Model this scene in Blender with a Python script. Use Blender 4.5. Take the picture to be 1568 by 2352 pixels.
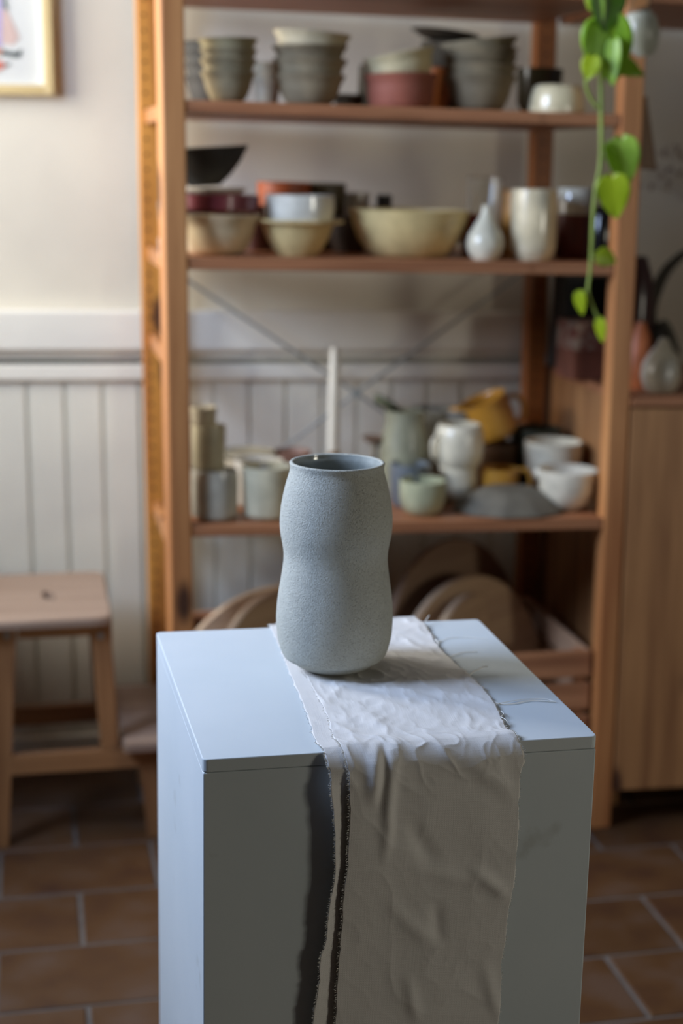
import bpy, bmesh, math, random
from mathutils import Vector, Matrix, noise
random.seed(7)
for o in list(bpy.data.objects): bpy.data.objects.remove(o)
SC = bpy.context.scene; COL = SC.collection

# ---------------------------------------------------------------- camera
FPX, PIT, YAW, ROLL = 3600.0, math.radians(12.6), math.atan(.2), .0061
CAM = Vector((0, 0, 1.403))
Fv = Vector((math.sin(YAW)*math.cos(PIT), math.cos(YAW)*math.cos(PIT), -math.sin(PIT)))
Rv = Vector((math.cos(YAW), -math.sin(YAW), 0)); Uv = Rv.cross(Fv)
Xv = math.cos(ROLL)*Rv + math.sin(ROLL)*Uv
Dv = math.sin(ROLL)*Rv - math.cos(ROLL)*Uv
cd = bpy.data.cameras.new('camera'); cam = bpy.data.objects.new('camera', cd); COL.objects.link(cam)
m = Matrix((Xv, -Dv, -Fv)).transposed().to_4x4(); m.translation = CAM; cam.matrix_world = m
cd.sensor_fit = 'VERTICAL'; cd.sensor_height = 36; cd.lens = 36*FPX/2352
cd.dof.use_dof = True; cd.dof.focus_distance = 1.68; cd.dof.aperture_fstop = 2.9; cd.clip_start = .02
SC.camera = cam
def ray(x, y): return Fv + Xv*((x-784)/FPX) + Dv*((y-1176)/FPX)
def onY(x, y, Y): d = ray(x, y); return CAM + d*((Y-CAM.y)/d.y)
def onZ(x, y, Z): d = ray(x, y); return CAM + d*((Z-CAM.z)/d.z)
def scl(P): return (Vector(P)-CAM).dot(Fv)/FPX      # metres per pixel at P

# ---------------------------------------------------------------- world, lights, exposure
W = bpy.data.worlds.new('world'); SC.world = W; W.use_nodes = True
W.node_tree.nodes['Background'].inputs[0].default_value = (.55, .7, 1, 1)
W.node_tree.nodes['Background'].inputs[1].default_value = .15
SC.view_settings.view_transform = 'Standard'; SC.view_settings.look = 'None'
SC.view_settings.gamma = 1; SC.view_settings.use_curve_mapping = False
SC.view_settings.exposure = 0.16
def area(name, loc, direction, sx, sy, power, color):
    l = bpy.data.lights.new(name, 'AREA'); l.shape = 'RECTANGLE'; l.size = sx; l.size_y = sy
    l.energy = power; l.color = color
    o = bpy.data.objects.new(name, l); COL.objects.link(o); o.location = loc
    o.rotation_euler = Vector(direction).to_track_quat('-Z', 'Y').to_euler(); return o
XL, XR, YB, YW, ZC = -1.0, 2.7, -1.6, 3.6, 2.6
W1 = (2.60, 3.45, 1.35, 2.45)      # windows in the left wall: y0 y1 z0 z1
W3 = (1.62, 2.42, 1.45, 2.45)
WT = .20                          # thickness of the old outer wall
W2 = (-.9, .3, .80, 1.50)        # window in the right wall
area('window_daylight', (XL-WT-.02, (W1[0]+W1[1])/2, (W1[2]+W1[3])/2), (1, 0, 0), .8, 1.05, 53, (1.0, .985, .95))
area('window_skylight', (XL-WT-.02, (W3[0]+W3[1])/2, (W3[2]+W3[3])/2), (1, 0, -.35), .75, .95, 67, (.53, .685, 1.0))
area('window_daylight_right', (XR+.12, (W2[0]+W2[1])/2, (W2[2]+W2[3])/2), (-1, .3, 0), .45, .6, 20, (1.0, .95, .80))

# ---------------------------------------------------------------- materials
def lin(h):
    h = h.lstrip('#'); v = [int(h[i:i+2], 16)/255 for i in (0, 2, 4)]
    return tuple(c/12.92 if c <= .04045 else ((c+.055)/1.055)**2.4 for c in v) + (1,)
def newmat(name):
    mt = bpy.data.materials.new(name); mt.use_nodes = True
    nt = mt.node_tree; b = nt.nodes['Principled BSDF']; return mt, nt, b
def N(nt, t, **kw):
    n = nt.nodes.new(t)
    for k, v in kw.items():
        if k in n.inputs: n.inputs[k].default_value = v
        else: setattr(n, k, v)
    return n
def coords(nt, scale=(1, 1, 1), kind='Object'):
    tc = N(nt, 'ShaderNodeTexCoord'); mp = N(nt, 'ShaderNodeMapping'); mp.inputs['Scale'].default_value = scale
    nt.links.new(tc.outputs[kind], mp.inputs[0]); return mp.outputs[0]
def ramp(nt, fac, stops):
    r = N(nt, 'ShaderNodeValToRGB'); e = r.color_ramp.elements
    while len(e) < len(stops): e.new(.5)
    for i, (p, c) in enumerate(stops): e[i].position = p; e[i].color = c
    nt.links.new(fac, r.inputs[0]); return r.outputs[0]
def mixc(nt, fac, a, b, mode='MIX'):
    n = nt.nodes.new('ShaderNodeMix'); n.data_type = 'RGBA'; n.blend_type = mode
    for s, v in ((n.inputs[0], fac), (n.inputs[6], a), (n.inputs[7], b)):
        if hasattr(v, 'links'): nt.links.new(v, s)
        else: s.default_value = v
    return n.outputs[2]
def bump(nt, b, h, strength, dist, prev=None):
    n = N(nt, 'ShaderNodeBump'); n.inputs['Strength'].default_value = strength; n.inputs['Distance'].default_value = dist
    nt.links.new(h, n.inputs['Height'])
    if prev: nt.links.new(prev, n.inputs['Normal'])
    nt.links.new(n.outputs[0], b.inputs['Normal']); return n.outputs[0]
CM = {}
def cer(hexc, rough=.35, coat=0.0, spots=.12):
    k = (hexc, rough, coat, spots)
    if k in CM: return CM[k]
    mt, nt, b = newmat('ceramic_'+hexc.strip('#'))
    v = coords(nt); n = N(nt, 'ShaderNodeTexNoise', Scale=22.0, Detail=5.0); nt.links.new(v, n.inputs['Vector'])
    c = lin(hexc); c = (min(1, c[0]*1.08), c[1], c[2]*.84, 1); d = tuple(x*(1-spots*1.6) for x in c[:3])+(1,); l = tuple(min(1, x*(1+spots*.6)) for x in c[:3])+(1,)
    nt.links.new(ramp(nt, n.outputs[0], [(.35, d), (.6, l)]), b.inputs['Base Color'])
    b.inputs['Roughness'].default_value = rough; b.inputs['Coat Weight'].default_value = coat; b.inputs['Coat Roughness'].default_value = .08
    n2 = N(nt, 'ShaderNodeTexNoise', Scale=160.0, Detail=2.0); nt.links.new(v, n2.inputs['Vector'])
    bump(nt, b, n2.outputs[0], .15, .001)
    CM[k] = mt; return mt
def wood(name, light, dark, axis='z', rough=.5, knots=False, kd=.55):
    mt, nt, b = newmat(name)
    s = {'x': (1.2, 22, 22), 'y': (22, 1.2, 22), 'z': (22, 22, 1.2)}[axis]
    v = coords(nt, s)
    oi = N(nt, 'ShaderNodeObjectInfo'); ad = N(nt, 'ShaderNodeVectorMath', operation='ADD')
    sc = N(nt, 'ShaderNodeMath', operation='MULTIPLY'); sc.inputs[1].default_value = 37.0
    nt.links.new(oi.outputs['Random'], sc.inputs[0]); nt.links.new(v, ad.inputs[0]); nt.links.new(sc.outputs[0], ad.inputs[1])
    n = N(nt, 'ShaderNodeTexNoise', Scale=1.3, Detail=6.0, Distortion=.6); nt.links.new(ad.outputs[0], n.inputs['Vector'])
    n2 = N(nt, 'ShaderNodeTexNoise', Scale=5.0, Detail=3.0); nt.links.new(ad.outputs[0], n2.inputs['Vector'])
    c = ramp(nt, n.outputs[0], [(.32, lin(dark)), (.62, lin(light))])
    g = ramp(nt, n2.outputs[0], [(.3, (.82, .78, .74, 1)), (.6, (1, 1, 1, 1))])
    c = mixc(nt, .7, c, g, 'MULTIPLY')
    if knots:
        ks = {'x': (3, 9, 9), 'y': (9, 3, 9), 'z': (9, 9, 3.4)}[axis]
        kv = coords(nt, ks); ka = N(nt, 'ShaderNodeVectorMath', operation='ADD'); nt.links.new(kv, ka.inputs[0]); nt.links.new(sc.outputs[0], ka.inputs[1])
        vo = N(nt, 'ShaderNodeTexVoronoi', Scale=1.0); nt.links.new(ka.outputs[0], vo.inputs['Vector'])
        k = ramp(nt, vo.outputs['Distance'], [(.10, (1, 1, 1, 1)), (.20, (0, 0, 0, 1))])
        c = mixc(nt, k, c, lin('#4a2a1a'))
    nt.links.new(c, b.inputs['Base Color']); b.inputs['Roughness'].default_value = rough
    bump(nt, b, n2.outputs[0], .2, .001); return mt
def plain(name, hexc, rough=.6, metal=0.0, amount=.06, scale=6.0, bs=.1, bscale=60.0):
    mt, nt, b = newmat(name); v = coords(nt)
    n = N(nt, 'ShaderNodeTexNoise', Scale=scale, Detail=5.0); nt.links.new(v, n.inputs['Vector'])
    c = lin(hexc); d = tuple(x*(1-amount) for x in c[:3])+(1,); l = tuple(min(1, x*(1+amount)) for x in c[:3])+(1,)
    nt.links.new(ramp(nt, n.outputs[0], [(.35, d), (.65, l)]), b.inputs['Base Color'])
    b.inputs['Roughness'].default_value = rough; b.inputs['Metallic'].default_value = metal
    n2 = N(nt, 'ShaderNodeTexNoise', Scale=bscale, Detail=4.0); nt.links.new(v, n2.inputs['Vector'])
    bump(nt, b, n2.outputs[0], bs, .003); return mt

M_plaster = plain('plaster', '#d3ccbb', .9, 0, .05, 3.0, .35, 14.0)
M_trim = plain('white_gloss_paint', '#e4e1d5', .45, 0, .02, 8.0, .03)
M_plank = plain('cream_plank_paint', '#e2dfd0', .5, 0, .03, 5.0, .05)
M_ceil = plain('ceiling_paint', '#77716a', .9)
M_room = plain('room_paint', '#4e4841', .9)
M_grout = plain('grout', '#69625c', .9, 0, .15, 30)
M_post = wood('pine_post', '#c98c55', '#a5673a', 'z', .5, True)
M_postgold = wood('golden_pine_post', '#cf8f3f', '#a8672b', 'z', .5, True)
M_postshaded = wood('shaded_pine_post', '#a8662f', '#834a20', 'z', .5, True)  # golden post wood darkened: shade on the rear right post put into colour
M_board = wood('pine_shelf_board', '#b57a52', '#8c5736', 'x', .5)
M_cab = wood('pine_cabinet', '#b17f50', '#8a5c38', 'z', .5, True)
M_stooltop = wood('birch_seat', '#a8917f', '#947c6a', 'x', .55)
M_stool = wood('birch_frame', '#a4764c', '#835936', 'z', .55)
M_stoolx = wood('birch_rail', '#a4764c', '#835936', 'x', .55)
M_crate = wood('crate_slat_wood', '#b98058', '#8e5a3a', 'x', .65)
M_crate_z = wood('crate_corner_wood', '#bb8560', '#93603e', 'z', .65)
M_crate_y_lit = wood('crate_side_wood_lit', '#d8b08c', '#bb9272', 'y', .65)  # crate wood made paler, light on the side slats put into colour
M_bat = wood('plywood_disc', '#cdb08f', '#b2947a', 'x', .7)
M_bat2 = wood('dark_plywood_disc', '#a0846c', '#8a6f5a', 'x', .7)
M_frame = wood('pale_frame_wood', '#d9c491', '#c0a76f', 'z', .45)
M_framex = wood('pale_frame_wood_x', '#d9c491', '#c0a76f', 'x', .45)
M_steel = plain('galvanised_steel', '#9ea4a4', .5, .4)
M_iron = plain('dark_iron', '#2a2624', .5, .5)
M_brass = plain('brass', '#b98d3c', .3, .9)
M_wax = plain('ivory_wax', '#f4f1e4', .4)
M_black = plain('matt_black', '#1b1a1a', .6)
M_cord = plain('hemp_cord', '#8a7558', .9)

# plinth paint: cool white with a few scuffs and specks
M_plinth, nt, b = newmat('plinth_paint')
v = coords(nt)
n = N(nt, 'ShaderNodeTexNoise', Scale=4.0, Detail=4.0); nt.links.new(v, n.inputs['Vector'])
c = ramp(nt, n.outputs[0], [(.3, lin('#bcc5c9')), (.7, lin('#c6cdd0'))])
vo = N(nt, 'ShaderNodeTexVoronoi', Scale=17.0); nt.links.new(v, vo.inputs['Vector'])
vsep = N(nt, 'ShaderNodeSeparateColor'); nt.links.new(vo.outputs['Color'], vsep.inputs[0])
gt = N(nt, 'ShaderNodeMath', operation='GREATER_THAN'); gt.inputs[1].default_value = .84; nt.links.new(vsep.outputs[0], gt.inputs[0])
sp = ramp(nt, vo.outputs['Distance'], [(.025, (1, 1, 1, 1)), (.05, (0, 0, 0, 1))])
mm = N(nt, 'ShaderNodeMath', operation='MULTIPLY'); nt.links.new(gt.outputs[0], mm.inputs[0]); nt.links.new(sp, mm.inputs[1])
c = mixc(nt, mm.outputs[0], c, lin('#6e675c'))
ns = N(nt, 'ShaderNodeTexNoise', Scale=14.0, Detail=6.0); nt.links.new(v, ns.inputs['Vector'])
sm = ramp(nt, ns.outputs[0], [(.66, (0, 0, 0, 1)), (.80, (.5, .5, .5, 1))])
c = mixc(nt, sm, c, lin('#8d8b80'))
nt.links.new(c, b.inputs['Base Color']); b.inputs['Roughness'].default_value = .55; b.inputs['Specular IOR Level'].default_value = .35
n2 = N(nt, 'ShaderNodeTexNoise', Scale=220.0, Detail=2.0); nt.links.new(v, n2.inputs['Vector']); bump(nt, b, n2.outputs[0], .06, .001)

# vase: gritty grey stoneware
M_vase, nt, b = newmat('gritty_stoneware')
v = coords(nt)
n = N(nt, 'ShaderNodeTexNoise', Scale=12.0, Detail=5.0); nt.links.new(v, n.inputs['Vector'])
c = ramp(nt, n.outputs[0], [(.3, lin('#b6b6ab')), (.7, lin('#c2c2b6'))])
vo = N(nt, 'ShaderNodeTexVoronoi', Scale=520.0); nt.links.new(v, vo.inputs['Vector'])
vsep = N(nt, 'ShaderNodeSeparateColor'); nt.links.new(vo.outputs['Color'], vsep.inputs[0])
gt = N(nt, 'ShaderNodeMath', operation='GREATER_THAN'); gt.inputs[1].default_value = .62; nt.links.new(vsep.outputs[0], gt.inputs[0])
sp = ramp(nt, vo.outputs['Distance'], [(.20, (1, 1, 1, 1)), (.42, (0, 0, 0, 1))])
mm = N(nt, 'ShaderNodeMath', operation='MULTIPLY'); nt.links.new(gt.outputs[0], mm.inputs[0]); nt.links.new(sp, mm.inputs[1])
m3 = N(nt, 'ShaderNodeMath', operation='MULTIPLY'); m3.inputs[1].default_value = .5; nt.links.new(mm.outputs[0], m3.inputs[0])
c = mixc(nt, m3.outputs[0], c, lin('#6a5f50'))
nt.links.new(c, b.inputs['Base Color']); b.inputs['Roughness'].default_value = .85
n2 = N(nt, 'ShaderNodeTexNoise', Scale=560.0, Detail=2.0, Roughness=.75); nt.links.new(v, n2.inputs['Vector'])
p = bump(nt, b, n2.outputs[0], 1.0, .0019)
n4 = N(nt, 'ShaderNodeTexNoise', Scale=1150.0, Detail=1.0); nt.links.new(v, n4.inputs['Vector']); p = bump(nt, b, n4.outputs[0], 1.0, .0012, p)
n3 = N(nt, 'ShaderNodeTexNoise', Scale=1.0, Detail=3.0); v2 = coords(nt, (10, 10, 330)); nt.links.new(v2, n3.inputs['Vector'])
bump(nt, b, n3.outputs[0], .16, .0012, p)
M_glaze, nt, b = newmat('clear_grey_glaze')
v = coords(nt); n = N(nt, 'ShaderNodeTexNoise', Scale=60.0, Detail=4.0); nt.links.new(v, n.inputs['Vector'])
nt.links.new(ramp(nt, n.outputs[0], [(.3, lin('#8f938d')), (.7, lin('#a3a6a0'))]), b.inputs['Base Color'])
b.inputs['Roughness'].default_value = .12; b.inputs['Coat Weight'].default_value = .5
n2 = N(nt, 'ShaderNodeTexNoise', Scale=120.0, Detail=2.0); nt.links.new(v, n2.inputs['Vector']); bump(nt, b, n2.outputs[0], .35, .001)

# linen
def linen(name, hexc):
    mt, nt, b = newmat(name); uv = coords(nt, (1, 1, 1), 'UV')
    hs = []
    for s in ((1, 0), (0, 1)):
        sx = N(nt, 'ShaderNodeSeparateXYZ'); nt.links.new(uv, sx.inputs[0])
        mu = N(nt, 'ShaderNodeMath', operation='MULTIPLY'); mu.inputs[1].default_value = 2*math.pi/.0019
        nt.links.new(sx.outputs[s.index(1)], mu.inputs[0])
        si = N(nt, 'ShaderNodeMath', operation='SINE'); nt.links.new(mu.outputs[0], si.inputs[0]); hs.append(si)
    pr = N(nt, 'ShaderNodeMath', operation='MULTIPLY'); nt.links.new(hs[0].outputs[0], pr.inputs[0]); nt.links.new(hs[1].outputs[0], pr.inputs[1])
    w1 = N(nt, 'ShaderNodeTexNoise', Scale=1.0, Detail=3.0); a1 = coords(nt, (700, 25, 1), 'UV'); nt.links.new(a1, w1.inputs['Vector'])
    w2 = N(nt, 'ShaderNodeTexNoise', Scale=1.0, Detail=3.0); a2 = coords(nt, (25, 700, 1), 'UV'); nt.links.new(a2, w2.inputs['Vector'])
    ad = N(nt, 'ShaderNodeMath', operation='ADD'); nt.links.new(w1.outputs[0], ad.inputs[0]); nt.links.new(w2.outputs[0], ad.inputs[1])
    a3 = N(nt, 'ShaderNodeMath', operation='MULTIPLY_ADD'); a3.inputs[1].default_value = .16; nt.links.new(pr.outputs[0], a3.inputs[0]); nt.links.new(ad.outputs[0], a3.inputs[2])
    c = lin(hexc); d = tuple(x*.90 for x in c[:3])+(1,)
    nt.links.new(ramp(nt, a3.outputs[0], [(.6, d), (1.0, c)]), b.inputs['Base Color'])
    b.inputs['Roughness'].default_value = .9; b.inputs['Sheen Weight'].default_value = .15
    bump(nt, b, a3.outputs[0], .20, .0010)
    tr = N(nt, 'ShaderNodeBsdfTranslucent'); tr.inputs[0].default_value = c
    mx = N(nt, 'ShaderNodeMixShader'); mx.inputs[0].default_value = .12
    out = nt.nodes['Material Output']; nt.links.new(b.outputs[0], mx.inputs[1]); nt.links.new(tr.outputs[0], mx.inputs[2]); nt.links.new(mx.outputs[0], out.inputs[0])
    return mt
M_linen = linen('linen', '#dddad6')
M_thread = plain('linen_thread', '#e6e4de', .9)

def leafmat(name, hexc, hex2):
    mt, nt, b = newmat(name); v = coords(nt)
    n = N(nt, 'ShaderNodeTexNoise', Scale=30.0, Detail=3.0); nt.links.new(v, n.inputs['Vector'])
    nt.links.new(ramp(nt, n.outputs[0], [(.3, lin(hexc)), (.7, lin(hex2))]), b.inputs['Base Color'])
    b.inputs['Roughness'].default_value = .4
    tr = N(nt, 'ShaderNodeBsdfTranslucent'); tr.inputs[0].default_value = lin(hex2)
    mx = N(nt, 'ShaderNodeMixShader'); mx.inputs[0].default_value = .4
    out = nt.nodes['Material Output']; nt.links.new(b.outputs[0], mx.inputs[1]); nt.links.new(tr.outputs[0], mx.inputs[2]); nt.links.new(mx.outputs[0], out.inputs[0])
    return mt
M_leaf = leafmat('leaf_green', '#86b024', '#9cc634'); M_leafd = leafmat('leaf_dark', '#4a7414', '#5c8a1c')
M_leafl = leafmat('leaf_light', '#9cc040', '#b2d45a'); M_leafy = leafmat('leaf_yellow', '#9db41c', '#b4c828')
M_stem = leafmat('vine_stem', '#93a648', '#a8bb5c')
M_glass, nt, b = newmat('clear_glass'); b.inputs['Transmission Weight'].default_value = 1; b.inputs['Roughness'].default_value = .02; b.inputs['IOR'].default_value = 1.45; b.inputs['Base Color'].default_value = (.97, .98, .97, 1)
M_amber = cer('#c08a3a', .3, .3)

# tiles
M_tile, nt, b = newmat('terracotta_tile')
v = coords(nt, (1, 1, 1)); oi = N(nt, 'ShaderNodeObjectInfo')
ad = N(nt, 'ShaderNodeVectorMath', operation='ADD'); sc = N(nt, 'ShaderNodeMath', operation='MULTIPLY'); sc.inputs[1].default_value = 50.0
nt.links.new(oi.outputs['Random'], sc.inputs[0]); nt.links.new(v, ad.inputs[0]); nt.links.new(sc.outputs[0], ad.inputs[1])
n = N(nt, 'ShaderNodeTexNoise', Scale=9.0, Detail=6.0); nt.links.new(ad.outputs[0], n.inputs['Vector'])
c = ramp(nt, n.outputs[0], [(.3, lin('#472c1c')), (.5, lin('#573a20')), (.7, lin('#5d4636'))])
hv = N(nt, 'ShaderNodeHueSaturation'); mr = N(nt, 'ShaderNodeMapRange'); mr.inputs[3].default_value = .85; mr.inputs[4].default_value = 1.1
nt.links.new(oi.outputs['Random'], mr.inputs[0]); nt.links.new(mr.outputs[0], hv.inputs['Value']); nt.links.new(c, hv.inputs['Color'])
nt.links.new(hv.outputs[0], b.inputs['Base Color']); b.inputs['Roughness'].default_value = .5
bump(nt, b, n.outputs[0], .15, .002)

# ---------------------------------------------------------------- object helpers
def link(name, bm, mat, parent=None, smooth=False, world=True):
    if parent is not None and world: bmesh.ops.translate(bm, verts=bm.verts, vec=-parent.location)
    me = bpy.data.meshes.new(name); bmesh.ops.recalc_face_normals(bm, faces=bm.faces); bm.to_mesh(me); bm.free()
    if smooth:
        for pl in me.polygons: pl.use_smooth = True
        if smooth is not True: me.set_sharp_from_angle(angle=math.radians(smooth))
    me.materials.append(mat)
    o = bpy.data.objects.new(name, me); COL.objects.link(o)
    if parent is not None: o.parent = parent
    return o
def tag(o, label, cat, group=None):
    o['label'] = label; o['category'] = cat
    if group: o['group'] = group
    return o
def thing(name, label, cat, loc, group=None, rot=(0, 0, 0)):
    o = bpy.data.objects.new(name, None); COL.objects.link(o); o.location = loc; o.rotation_euler = rot
    o.empty_display_size = .02
    return tag(o, label, cat, group)
def struct(name, bm, mat, smooth=False):
    o = link(name, bm, mat, None, smooth); o['kind'] = 'structure'; return o
def box(x0, x1, y0, y1, z0, z1, bev=.0, seg=2, tilt=0, xc=0):
    bm = bmesh.new(); bmesh.ops.create_cube(bm, size=1)
    bmesh.ops.scale(bm, verts=bm.verts, vec=(x1-x0, y1-y0, z1-z0)); bmesh.ops.translate(bm, verts=bm.verts, vec=((x0+x1)/2, (y0+y1)/2, (z0+z1)/2))
    if bev: bmesh.ops.bevel(bm, geom=bm.edges[:], offset=bev, segments=seg, affect='EDGES', profile=.5)
    if tilt:
        for w in bm.verts: w.co.z -= tilt*(w.co.x-xc)
    return bm
def hexa(pts, bev=0, seg=2):     # 8 points: bottom 4 (ccw), top 4
    bm = bmesh.new(); vs = [bm.verts.new(q) for q in pts]
    for f in ((0, 3, 2, 1), (4, 5, 6, 7), (0, 1, 5, 4), (1, 2, 6, 5), (2, 3, 7, 6), (3, 0, 4, 7)): bm.faces.new([vs[i] for i in f])
    bmesh.ops.recalc_face_normals(bm, faces=bm.faces)
    if bev: bmesh.ops.bevel(bm, geom=bm.edges[:], offset=bev, segments=seg, affect='EDGES', profile=.5)
    return bm
def merge(*bms):
    out = bms[0]
    for q in bms[1:]:
        me = bpy.data.meshes.new('t'); q.to_mesh(me); q.free(); out.from_mesh(me); bpy.data.meshes.remove(me)
    return out
def lathe(prof, seg=48, wob=0, closed=False):
    bm = bmesh.new(); rings = []
    for i, (r, z) in enumerate(prof):
        if r < 1e-5: rings.append([bm.verts.new((0, 0, z))])
        else:
            rings.append([bm.verts.new(((r+wob*math.sin(3*a+z*40))*math.cos(a), (r+wob*math.sin(2*a+1+z*25))*math.sin(a), z)) for a in [2*math.pi*k/seg for k in range(seg)]])
    for A, B in zip(rings, rings[1:]):
        for k in range(seg):
            k2 = (k+1) % seg
            if len(A) == 1 and len(B) == 1: continue
            if len(A) == 1: bm.faces.new((A[0], B[k2], B[k]))
            elif len(B) == 1: bm.faces.new((A[k], A[k2], B[0]))
            else: bm.faces.new((A[k], A[k2], B[k2], B[k]))
    return bm
def tube(pts, rad, seg=8, cap=True):
    pts = [Vector(q) for q in pts]; n = len(pts)
    if not hasattr(rad, '__len__'): rad = [rad]*n
    bm = bmesh.new(); rings = []; up = None
    for i in range(n):
        t = (pts[min(i+1, n-1)]-pts[max(i-1, 0)]).normalized()
        if up is None: up = t.orthogonal().normalized()
        up = (up-t*up.dot(t)).normalized(); s = t.cross(up)
        rings.append([bm.verts.new(pts[i]+(up*math.cos(a)+s*math.sin(a))*rad[i]) for a in [2*math.pi*k/seg for k in range(seg)]])
    for A, B in zip(rings, rings[1:]):
        for k in range(seg): bm.faces.new((A[k], A[(k+1) % seg], B[(k+1) % seg], B[k]))
    if cap: bm.faces.new(rings[0][::-1]); bm.faces.new(rings[-1])
    return bm
def crom(P, n=8):
    P = [Vector(q) for q in P]; P = [P[0]*2-P[1]]+P+[P[-1]*2-P[-2]]; out = []
    for i in range(1, len(P)-2):
        a, b_, c_, d = P[i-1:i+3]
        for k in range(n):
            t = k/n; out.append(.5*((2*b_)+(c_-a)*t+(2*a-5*b_+4*c_-d)*t*t+(3*b_-a-3*c_+d)*t**3))
    out.append(P[-2]); return out
def bowlprof(R, foot, h, p=.5, wall=.004, n=14):
    o = [(0, .003), (foot*.8, .003), (foot*.85, 0), (foot, 0)]
    for i in range(1, n+1):
        t = i/n; o.append((foot+(R-foot)*t**p+.045*R*max(0, (t-.72)/.28)**2-.02*R*math.exp(-((t-.7)/.12)**2), h*t))
    o.append((R*1.045-wall*.5, h+wall*.4))
    for i in range(n, 0, -1):
        t = i/n; o.append((max(.001, .045*R*max(0, (t-.72)/.28)**2-.02*R*math.exp(-((t-.7)/.12)**2)+foot+(R-foot)*t**p-wall), max(wall+.002, h*t)))
    o.append((0, wall+.002)); return o
def cylprof(prof, wall=.004, floor=.006):     # prof: outer (r,z) bottom->top, hollow inside
    o = [(0, .002), (prof[0][0]*.85, .002), (prof[0][0]*.9, 0)]+prof
    r, z = prof[-1]; o.append((r-wall*.5, z+wall*.35))
    for r, z in prof[::-1]:
        if z > floor+.002: o.append((max(.001, r-wall), z))
    o.append((max(.001, prof[0][0]-wall), floor)); o.append((0, floor)); return o

# ---------------------------------------------------------------- room
T = .02
YS, YR = 2.983, 3.483
bm = box(XL, XR, YB, YW, -.06, -.004); floor = struct('floor', bm, M_grout)
TW, TH = .309, .2145
tm = {}
def tilemesh():
    bm = box(-TW/2+.0045, TW/2-.0045, -TH/2+.0045, TH/2-.0045, -.006, 0, 0)
    bmesh.ops.bevel(bm, geom=[e for e in bm.edges if all(w.co.z > -.001 for w in e.verts)], offset=.0025, segments=1, affect='EDGES')
    return bm
me = bpy.data.meshes.new('tile'); q = tilemesh(); q.to_mesh(me); q.free(); me.materials.append(M_tile)
far = bmesh.new(); ntile = 0
for j in range(-20, 30):
    y0 = 2.885-TH*(j+1)
    yc = 2.885+TH*(j+.5) - TH*20*0
    for i in range(-9, 12):
        xc = .057+TW*(i+.5)+(TW/2 if (j % 2 == 0) else 0)
        jx0, jx1, jy0, jy1 = xc-TW/2, xc+TW/2, yc-TH/2, yc+TH/2
        if jx0 < XL or jx1 > XR or jy0 < YB or jy1 > YW: continue
        dz = random.uniform(-.0008, .0004)
        if yc > 1.9 and -1.0 < xc < 2.3:
            o = bpy.data.objects.new('tile', me); COL.objects.link(o); o.parent = floor; o.location = (xc, yc, dz); o.rotation_euler.z = random.uniform(-.004, .004)
            ntile += 1
        else:
            q = tilemesh(); bmesh.ops.translate(q, verts=q.verts, vec=(xc, yc, dz)); mt = bpy.data.meshes.new('t'); q.to_mesh(mt); q.free(); far.from_mesh(mt); bpy.data.meshes.remove(mt)
o = link('tiles', far, M_tile, floor); o['kind'] = 'stuff'
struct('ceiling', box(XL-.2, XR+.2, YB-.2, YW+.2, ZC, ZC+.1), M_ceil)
wall_back = struct('wall_back', box(XL-.2, XR+.2, YW, YW+.15, -.06, ZC), M_plaster)
struct('wall_front', box(XL-.2, XR+.2, YB-.15, YB, -.06, ZC), M_room)
def wallwin(name, xa, xb, ws):
    q = [(YB, ws[0][0])]+[(a[1], b_[0]) for a, b_ in zip(ws, ws[1:])]+[(ws[-1][1], YW)]
    bs = [box(xa, xb, a, b_, -.06, ZC) for a, b_ in q]
    for y0, y1, z0, z1 in ws: bs += [box(xa, xb, y0, y1, -.06, z0), box(xa, xb, y0, y1, z1, ZC)]
    struct(name, merge(*bs), M_room)
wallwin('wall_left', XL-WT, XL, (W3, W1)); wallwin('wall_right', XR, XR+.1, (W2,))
for k, (xa, w) in enumerate(((XL-WT+.04, W1), (XR+.02, W2), (XL-WT+.04, W3))):
    y0, y1, z0, z1 = w; t = .04; ym = (y0+y1)/2
    struct('window_%d' % (k+1), merge(box(xa, xa+.04, y0, y0+t, z0, z1), box(xa, xa+.04, y1-t, y1, z0, z1), box(xa, xa+.04, y0+t, y1-t, z0, z0+t), box(xa, xa+.04, y0+t, y1-t, z1-t, z1), box(xa+.005, xa+.035, ym-.02, ym+.02, z0+t, z1-t)), M_trim)

# panelling at the foot of the back wall
XE = 1.168
def zt(z, x=.3): return z
YP = YW-.022
pitch = .0845
k0 = int((XL+.009)/pitch)-1
for k in range(k0, 20):
    xa = -.009+k*pitch; xb = xa+pitch
    if xa < XL or xb > XE+.03: continue
    pb = box(xa+.0003, xb-.0003, YP, YW, 0.07, .925, 0)
    es = [e for e in pb.edges if all(w.co.y < YP+.001 for w in e.verts) and abs(e.verts[0].co.x-e.verts[1].co.x) < 1e-6]
    bmesh.ops.bevel(pb, geom=es, offset=.0055, segments=2, affect='EDGES')
    link('plank', pb, M_plank, wall_back, world=False)
struct('baseboard_back', box(XL, XE, YP-.012, YW, 0, .07, .003), M_trim)
struct('trim_1', box(XL, XE, YP-.014, YW, .914, .950, .004, 2, .016, .3), M_trim)
struct('trim_2', box(XL, XE, YW-.045, YW, .981, 1.072, .006, 3, .016, .3), M_trim)
struct('trim_3', box(XL, XE, YW-.028, YW, .962, .981, .002, 2, .016, .3), M_plank)
M_gap, nt, b = newmat('dark_mottled_strip'); v = coords(nt, (9, 9, 9)); n = N(nt, 'ShaderNodeTexNoise', Scale=2.0, Detail=2.0); nt.links.new(v, n.inputs['Vector'])
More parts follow.
